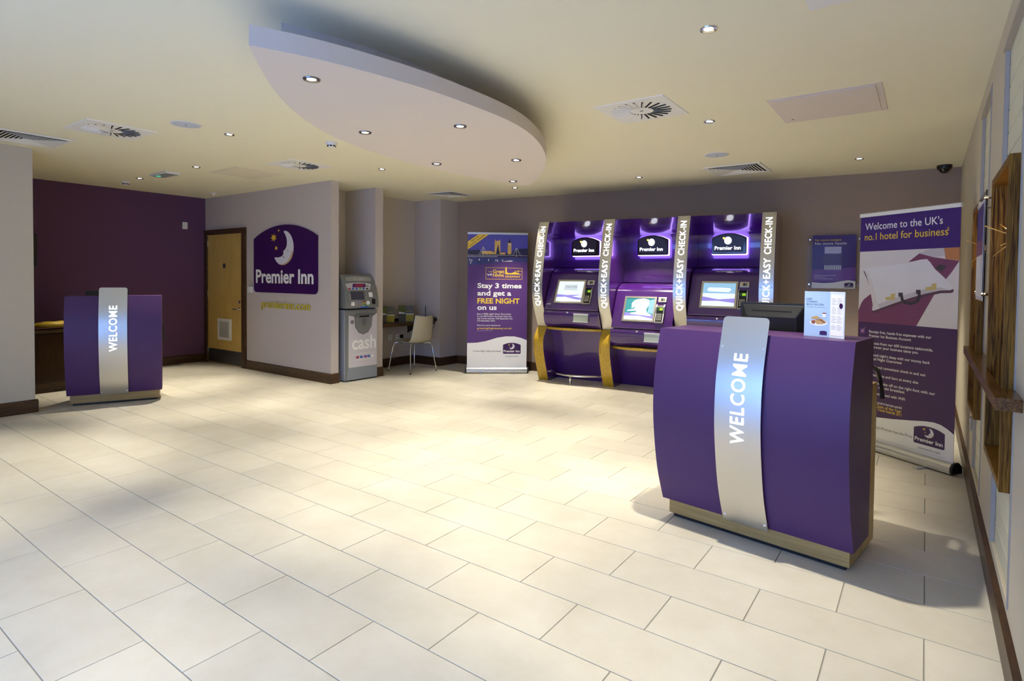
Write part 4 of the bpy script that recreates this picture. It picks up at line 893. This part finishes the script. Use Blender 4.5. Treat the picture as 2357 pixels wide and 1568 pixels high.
# upper head: profile (y,z) swept across, domed top
hd_ = curve([(-.03, .972), (-.035, 1.06), (-.01, 1.18), (.035, 1.30), (.095, 1.40), (.125, 1.425)], 4)
smooth_angle(obj('head', MB().prism(hd_+[(.30, 1.43), (.55, 1.40), (.55, .972)], 'x', -hw, hw), M_ATMG, t, bevel=.008), 35)
yb, zb, yt, zt = -.0365, 1.03, .085, 1.385
L_ = math.hypot(yt-yb, zt-zb); ey, ez = (yt-yb)/L_, (zt-zb)/L_
def TA(mb):
    out = []
    for x, y, v in mb.v:
        z = zb+v*ez; yy = prof_at(hd_, min(z, 1.42))
        out.append((x, yy+y, z))
    mb.v = out; return mb
def TAs(mb):   # features wrapped on the sloping face
    out = []
    for x, y, v in mb.v:
        v = (v+.03)*1.22-.045; z = zb+v*ez
        out.append((x*1.15, prof_at(hd_, max(z, .975))+y+.017, z))
    mb.v = out; return mb
hp_ = obj('top_light_panel', TA(MB().poly([(-.195, .365), (.20, .365), (.17, .355), (-.0, .372)][:0] or [(-.205, .322), (.205, .322), (.215, .370), (.12, .386), (0, .391), (-.12, .386), (-.20, .372)], -.004)), mat('panel_pale_grey', (.36, .37, .33), .4), t)
obj('panel_lettering', TA(text(MB(), 'Cash', -.07, .333, .040, .16, -.006, bold=.01)), M_ATMP, hp_)
fc = obj('face_panel', TAs(sum_mb([MB().box(-.215, .215, -.020, .02, -.02+k*.04, .02+k*.04) for k in range(6)])), M_ATMG, t)
sp_ = obj('sign_panel', TAs(MB().poly([(-.185, .170), (.12, .170), (.16, .235), (.10, .250), (0, .255), (-.12, .250), (-.205, .240)], -.0215)), M_ATMP, t)
obj('sign_block', TAs(MB().poly([(-.12, .198), (.06, .198), (.085, .242), (-.10, .242)], -.0222)), mat('sign_indigo', (.05, .01, .16), .4), sp_)
obj('sign_text', TAs(MB().poly([(-.09, .205), (.035, .205), (.055, .236), (-.07, .236)], -.0228)), M_RED, sp_)
for k, mm in enumerate((M_RED, M_BLUE, M_BLUE, M_GRN, M_BLUE, M_INK)): obj('card_logo', TAs(MB().rect(-.18+k*.05, -.148+k*.05, .175, .193, -.0222)), mm, sp_)
obj('screen', TAs(MB().box(-.16, .025, -.0225, -.0195, .058, .152)), mat('atm_screen', (.06, .058, .085), .25), fc)
for k in range(4):
    obj('side_button', TAs(MB().box(.045, .062, -.024, -.0195, .064+k*.022, .071+k*.022)), M_ALU, fc)
    if k < 3: obj('side_button', TAs(MB().box(-.186, -.170, -.024, -.0195, .064+k*.022, .071+k*.022)), M_ALU, fc)
for r in range(4):
    for c_ in range(4): obj('key', TAs(MB().box(-.105+c_*.034, -.077+c_*.034, -.026, -.0195, -.022+r*.017, -.010+r*.017)), [M_ALU, M_ALU, M_ALU, (M_ALU, M_GRN, M_YEL, M_RED)[r]][c_], fc)
obj('sticker', TAs(MB().rect(-.165, -.115, -.012, .032, -.0206)), M_WPRINT, fc); obj('sticker', TAs(MB().rect(.095, .150, .085, .140, -.0206)), M_WPRINT, fc)
obj('card_entry', TAs(MB().box(.13, .175, -.034, -.019, .0, .065)), M_BLACK, fc, bevel=.006)
obj('headset_sticker', TAs(MB().disc((.072, -.0206, .018), .026, rz=.024)), M_WPRINT, fc); obj('green_sticker', TAs(MB().rect(.058, .10, -.018, -.006, -.0210)), M_GRN, fc)
obj('blue_sticker', TAs(MB().rect(-.035, .085, -.040, -.026, -.0195)), M_BLUE, t)

# ------------------------------------------------------------------ alcove: shelf, cards, router, sockets, chair
t = thing('wall_shelf', 'dark wooden desk shelf fixed in the alcove behind the chair', 'shelf', (-6.8, 2.79, 0))
obj('board', MB().box(0, .46, 0, 1.155, .665, .70), M_SKIRT, t, bevel=.004); obj('upstand', MB().box(0, .02, .02, 1.14, .70, .745), M_SKIRT, t)
for y in (.15, 1.0): obj('bracket', MB().prism([(0, .665), (.32, .665), (0, .50)], 'y', y, y+.02), M_SKIRT, t)
def leaflet(x, y, rz, w1, w2, label):
    t = thing('leaflet_card', label, 'leaflet', (x, y, .7005), rz, 'leaflet cards on the alcove shelf')
    Ml = Matrix.Rotation(R(12), 4, 'Z'); Mr = Matrix.Rotation(R(-14), 4, 'Z')
    a = obj('left_leaf', MB().box(-w1, 0, 0, .002, 0, .26).tf(Ml), M_SLATE, t)
    b_ = obj('right_leaf', MB().box(0, w2, 0, .002, 0, .255).tf(Mr), M_SLATE, t)
    obj('herb_photo', MB().poly([(-w1, .14), (-.002, .13), (-.002, .255), (-w1, .255)], -.0006).tf(Ml), M_LEAF, a); obj('white_strip', MB().poly([(-w1, .128), (-.002, .128), (-.002, .14), (-w1, .165)], -.001).tf(Ml), M_WPRINT, a)
    obj('salad_photo', MB().rect(.006, w2-.004, .012, .115, -.0006).tf(Mr), M_LEAFY, b_); obj('white_strip', MB().rect(.006, w2-.004, .115, .128, -.001).tf(Mr), M_WPRINT, b_)
    obj('pale_strip', MB().rect(.02, .02+w2*.6, .160, .168, -.0008).tf(Mr), M_LEAFY, b_)
leaflet(-6.60, 3.56, R(70), .13, .13, 'open grey leaflet card with salad photos, right one on the shelf')
leaflet(-6.60, 3.17, R(70), .13, .12, 'grey leaflet card half hidden behind the column on the shelf')
t = thing('black_router_box', 'long black box with a thin upright aerial at the right end of the shelf', 'router', (-6.44, 3.79, .7005), R(0))
obj('body', MB().prism([(-.20, .0), (.16, .0), (.20, .015), (.20, .06), (.17, .075), (-.20, .075)], 'y', -.09, .10), M_BLACK, t, bevel=.006)
obj('grey_lid', MB().prism([(-.20, .075), (.02, .075), (-.06, .105), (-.16, .105)], 'y', -.06, .08), mat('router_grey', (.30, .29, .33), .4), t)
obj('aerial', MB().tube([(.01, .03, .07), (.015, .03, .245)], .006), M_BLACK, t)
obj('white_mark', text(MB(), 'S', .04, .012, .045, .05, -.0908, bold=.03), M_WPRINT, t)
tag(obj('router_lead', MB().tube([(-6.32, 3.90, .695), (-6.33, 3.93, .63), (-6.38, 3.94, .58), (-6.42, 3.942, .50), (-6.44, 3.942, .46)], .003, 6), M_BLACK), 'thin black lead hanging from the router below the shelf', 'cord')
for y, lb, plug in ((3.42, 'white wall socket below the shelf close to the column', 0), (3.60, 'white double wall socket with a black plug below the shelf', 1)):
    t = thing('wall_socket', lb, 'socket', (-6.8, y, .455), R(90), 'sockets under the alcove shelf')
    wS = .044 if not plug else .075
    obj('plate', MB().box(-wS, wS, -.010, 0, -.044, .044), M_WHITE, t, bevel=.003)
    obj('holes', MB().rect(-.018, -.012, -.012, 0, -.0105).rect(.012, .018, -.012, 0, -.0105).rect(-.003, .003, .008, .020, -.0105), M_DARK, t)
    if plug: obj('plug', MB().box(.012, .066, -.045, -.010, -.03, .03), M_BLACK, t, bevel=.006)
t = thing('wall_socket', 'grey socket plate low on the right wall behind the banner', 'socket', (XW, 2.28, .43), R(-90))
obj('plate', MB().box(-.044, .044, -.010, 0, -.044, .044), mat('socket_grey', (.35, .35, .36), .4, .4), t, bevel=.003); obj('switch', MB().box(-.01, .01, -.013, -.009, .012, .032), M_WHITE, t)

ch = thing('plastic_chair', 'cream moulded shell chair with thin chrome legs at the alcove shelf', 'chair', (-6.22, 3.34, 0), R(176))
def chair_shell():
    prof = curve([(.25, .452), (.20, .462), (.08, .448), (-.06, .438), (-.155, .445), (-.205, .485), (-.235, .57), (-.265, .70), (-.285, .79), (-.292, .835)], 4)
    hwid = curve([(.185, 0), (.205, 0), (.215, 0), (.215, 0), (.210, 0), (.205, 0), (.195, 0), (.185, 0), (.175, 0), (.160, 0)], 4)
    m = 12; vs = []; n = len(prof)
    for i, ((x, z), (w, _)) in enumerate(zip(prof, hwid)):
        s = i/(n-1)
        for k in range(m+1):
            u = -1+2*k/m; back = max(0, (s-.45)/.55)
            dx = back*.055*u*u; dzz = (1-back)*.018*abs(u)**3*(-.4 if s < .12 else 1)
            if s > .9: dzz += .018*(u*u-.3)*(s-.9)/.1
            vs.append((x+dx, u*w, z+dzz))
    fs = [(i*(m+1)+k, i*(m+1)+k+1, (i+1)*(m+1)+k+1, (i+1)*(m+1)+k) for i in range(n-1) for k in range(m)]
    return MB().add(vs, fs)
o = obj('shell', chair_shell(), M_CHAIR, ch, smooth=True); sd = o.modifiers.new('s', 'SOLIDIFY'); sd.thickness = .011
for sx, sy in ((1, 1), (1, -1), (-1, 1), (-1, -1)):
    lg = obj('leg', MB().tube([(sx*.10, sy*.10, .418), (sx*.17, sy*.175, .425), (sx*.185, sy*.195, .41), (sx*.20, sy*.205, .36), (sx*.25, sy*.25, .012)], .0085, 8), M_CHROME, ch, smooth=True)
    obj('foot_cap', MB().lathe([(.012, 0), (.012, .014)], 10, (sx*.25, sy*.25, 0)), M_BLACK, lg)
obj('under_frame', MB().box(-.11, .11, -.11, .11, .410, .424), M_GREY, ch)

# ------------------------------------------------------------------ dark cabinet and yellow bag at far left
t = thing('dark_cabinet', 'dark brown wooden cabinet behind the left desk, half hidden by the pier', 'cabinet', (-8.55, -.30, 0))
obj('plinth', MB().box(-.62, .20, -.50, .50, 0, .11), M_SKIRT, t)
mm = wood('mahogany', (.012, .004, .003), (.035, .011, .007), 3, (1.5, 1.5, .12), .3, .3)
obj('body', MB().box(-.64, .22, -.52, .52, .11, .70), mm, t)
obj('top', MB().box(-.67, .26, -.55, .55, .70, .735), M_SKIRT, t, bevel=.006)
for k in range(2): obj('door', MB().box(.22, .236, -.50+.505*k, -.005+.505*k, .13, .68), mm, t, bevel=.003)
def bag():
    m, n = 14, 8; vs = []
    for i in range(m+1):
        for j in range(n):
            a = 2*math.pi*j/n; s = -1+2*i/m; e = (1-abs(s)**3.5)**.5 if abs(s) < 1 else 0
            vs.append((.13*math.cos(a)*(e*.9+.1)+random.uniform(-.012, .012), s*.28, .048+.045*math.sin(a)*(e*.92+.08)*.8+random.uniform(-.006, .006)))
    fs = [(i*n+j, i*n+(j+1) % n, (i+1)*n+(j+1) % n, (i+1)*n+j) for i in range(m) for j in range(n)]+[tuple(range(n)), tuple(range(m*n, m*n+n))[::-1]]
    return MB().add(vs, fs)
t = thing('yellow_bag', 'crumpled yellow plastic parcel bag lying on the dark cabinet', 'bag', (-8.42, -.32, .744), R(8))
obj('pouch', bag(), M_YBAG, t, smooth=True); obj('white_label', MB().add([(-.05, .06, .097), (.05, .06, .097), (.05, .2, .096), (-.05, .2, .096)], [(0, 1, 2, 3)]), M_WPRINT, t)

# ------------------------------------------------------------------ right wall: oak frames, ledge, poster holder, wire lights
FX0, FX1 = .212, .2995
def oak_frame(y0, y1, z0, z1, label):
    t = thing('oak_box_frame', label, 'wall frame', (XW, (y0+y1)/2, z0), 0, 'dark oak box frames'); h = (y1-y0)/2; H = z1-z0; a, b = FX0-XW, FX1-XW; th = .03
    obj('side_board', MB().box(a, b, h-th, h, 0, H), M_DARKOAK, t, bevel=.002); obj('side_board', MB().box(a, b, -h, -h+th, 0, H), M_DARKOAK, t, bevel=.002)
    obj('top_board', MB().box(a, b, -h+th, h-th, H-th, H), M_DARKOAK, t, bevel=.002); obj('bottom_board', MB().box(a, b, -h+th, h-th, 0, th), M_DARKOAK, t, bevel=.002)
    obj('back_board', MB().box(b-.008, b, -h+th, h-th, th, H-th), M_DARKOAK, t)
    return t
oak_frame(P1[0]+.002, P1[1]-.002, FZ0+.001, FZ1-.001, 'tall dark oak box frame on the right wall, farther one beside the banner')
oak_frame(P2[0]+.002, P2[1]-.002, FZ0+.001, FZ1-.001, 'tall dark oak box frame on the right wall, nearer one at the photo edge')
t = thing('oak_ledge', 'dark oak ledge running across both box frames on the right wall', 'ledge', (XW, .87, .97))
obj('ledge_board', MB().box(-.075, -.0385, -1.02, 1.02, -.022, .022), M_DARKOAKH, t)
for ya, yb_ in ((-1.02, -.792), (-.088, .628), (1.252, 1.02)):
    if yb_ > ya: obj('ledge_back', MB().box(-.0385, -.0005, ya, yb_, -.022, .022), M_DARKOAKH, t)
t = thing('acrylic_poster', 'clear acrylic holder with a pillow poster between the two oak frames', 'poster', (XW, 1.12, 0), R(-90))
obj('acrylic_sheet', MB().box(-.26, .26, -.052, -.048, 1.30, 1.84), M_GLASS, t)
ps = obj('poster_sheet', MB().box(-.21, .21, -.056, -.054, 1.32, 1.80), M_LINEN, t)
obj('heading_band', MB().rect(-.21, .21, 1.61, 1.785, -.0565), M_B2V, ps); obj('plum_band', MB().rect(-.21, .21, 1.53, 1.61, -.0565), M_PLUM, ps)
obj('pillow_print', MB().poly([(-.18, 1.50), (.12, 1.52), (.19, 1.42), (-.12, 1.38)], -.0568), mat('print_pillow', (.74, .73, .76), .55), ps)
for sx in (-.235, .235):
    for z in (1.335, 1.805): obj('standoff', MB().lathe([(.009, 0), (.009, .058)], 12).tf(Matrix.Translation((sx, 0, z)) @ Matrix.Rotation(R(90), 4, 'X')), M_CHROME, t)
def wire_light(y, z, label):
    t = thing('wire_light', label, 'wall light', (.285, y, z), 0, 'wire lights in the oak frames')
    obj('rose', MB().lathe([(.028, 0), (.028, .010), (.01, .014)], 16).tf(Matrix.Rotation(R(-90), 4, 'Y')), M_TWIG, t)
    for (dx, dy, dz) in ((-.110, .12, .06), (-.055, .10, -.03), (-.07, -.06, .05), (-.085, .02, -.08)):
        obj('wire', MB().tube([(-.01, 0, 0), (dx*.5, dy*.5, dz*.45), (dx, dy, dz)], .0022, 6), M_TWIG, t)
    obj('bulb', MB().lathe([(.004, -.014), (.011, -.006), (.011, .006), (.004, .014)], 10, (-.028, 0, -.005)), M_WARM, t, smooth=True)
    l = bpy.data.lights.new('lamp', 'POINT'); l.energy = .9; l.color = (1, .62, .25); l.shadow_soft_size = .012
    lo = bpy.data.objects.new('lamp', l); COL.objects.link(lo); lo.parent = t; lo.location = (-.055, 0, .0)
wire_light(1.80, 1.60, 'brass wire wall light inside the farther oak frame')
wire_light(.42, 1.58, 'brass wire wall light inside the nearer oak frame')
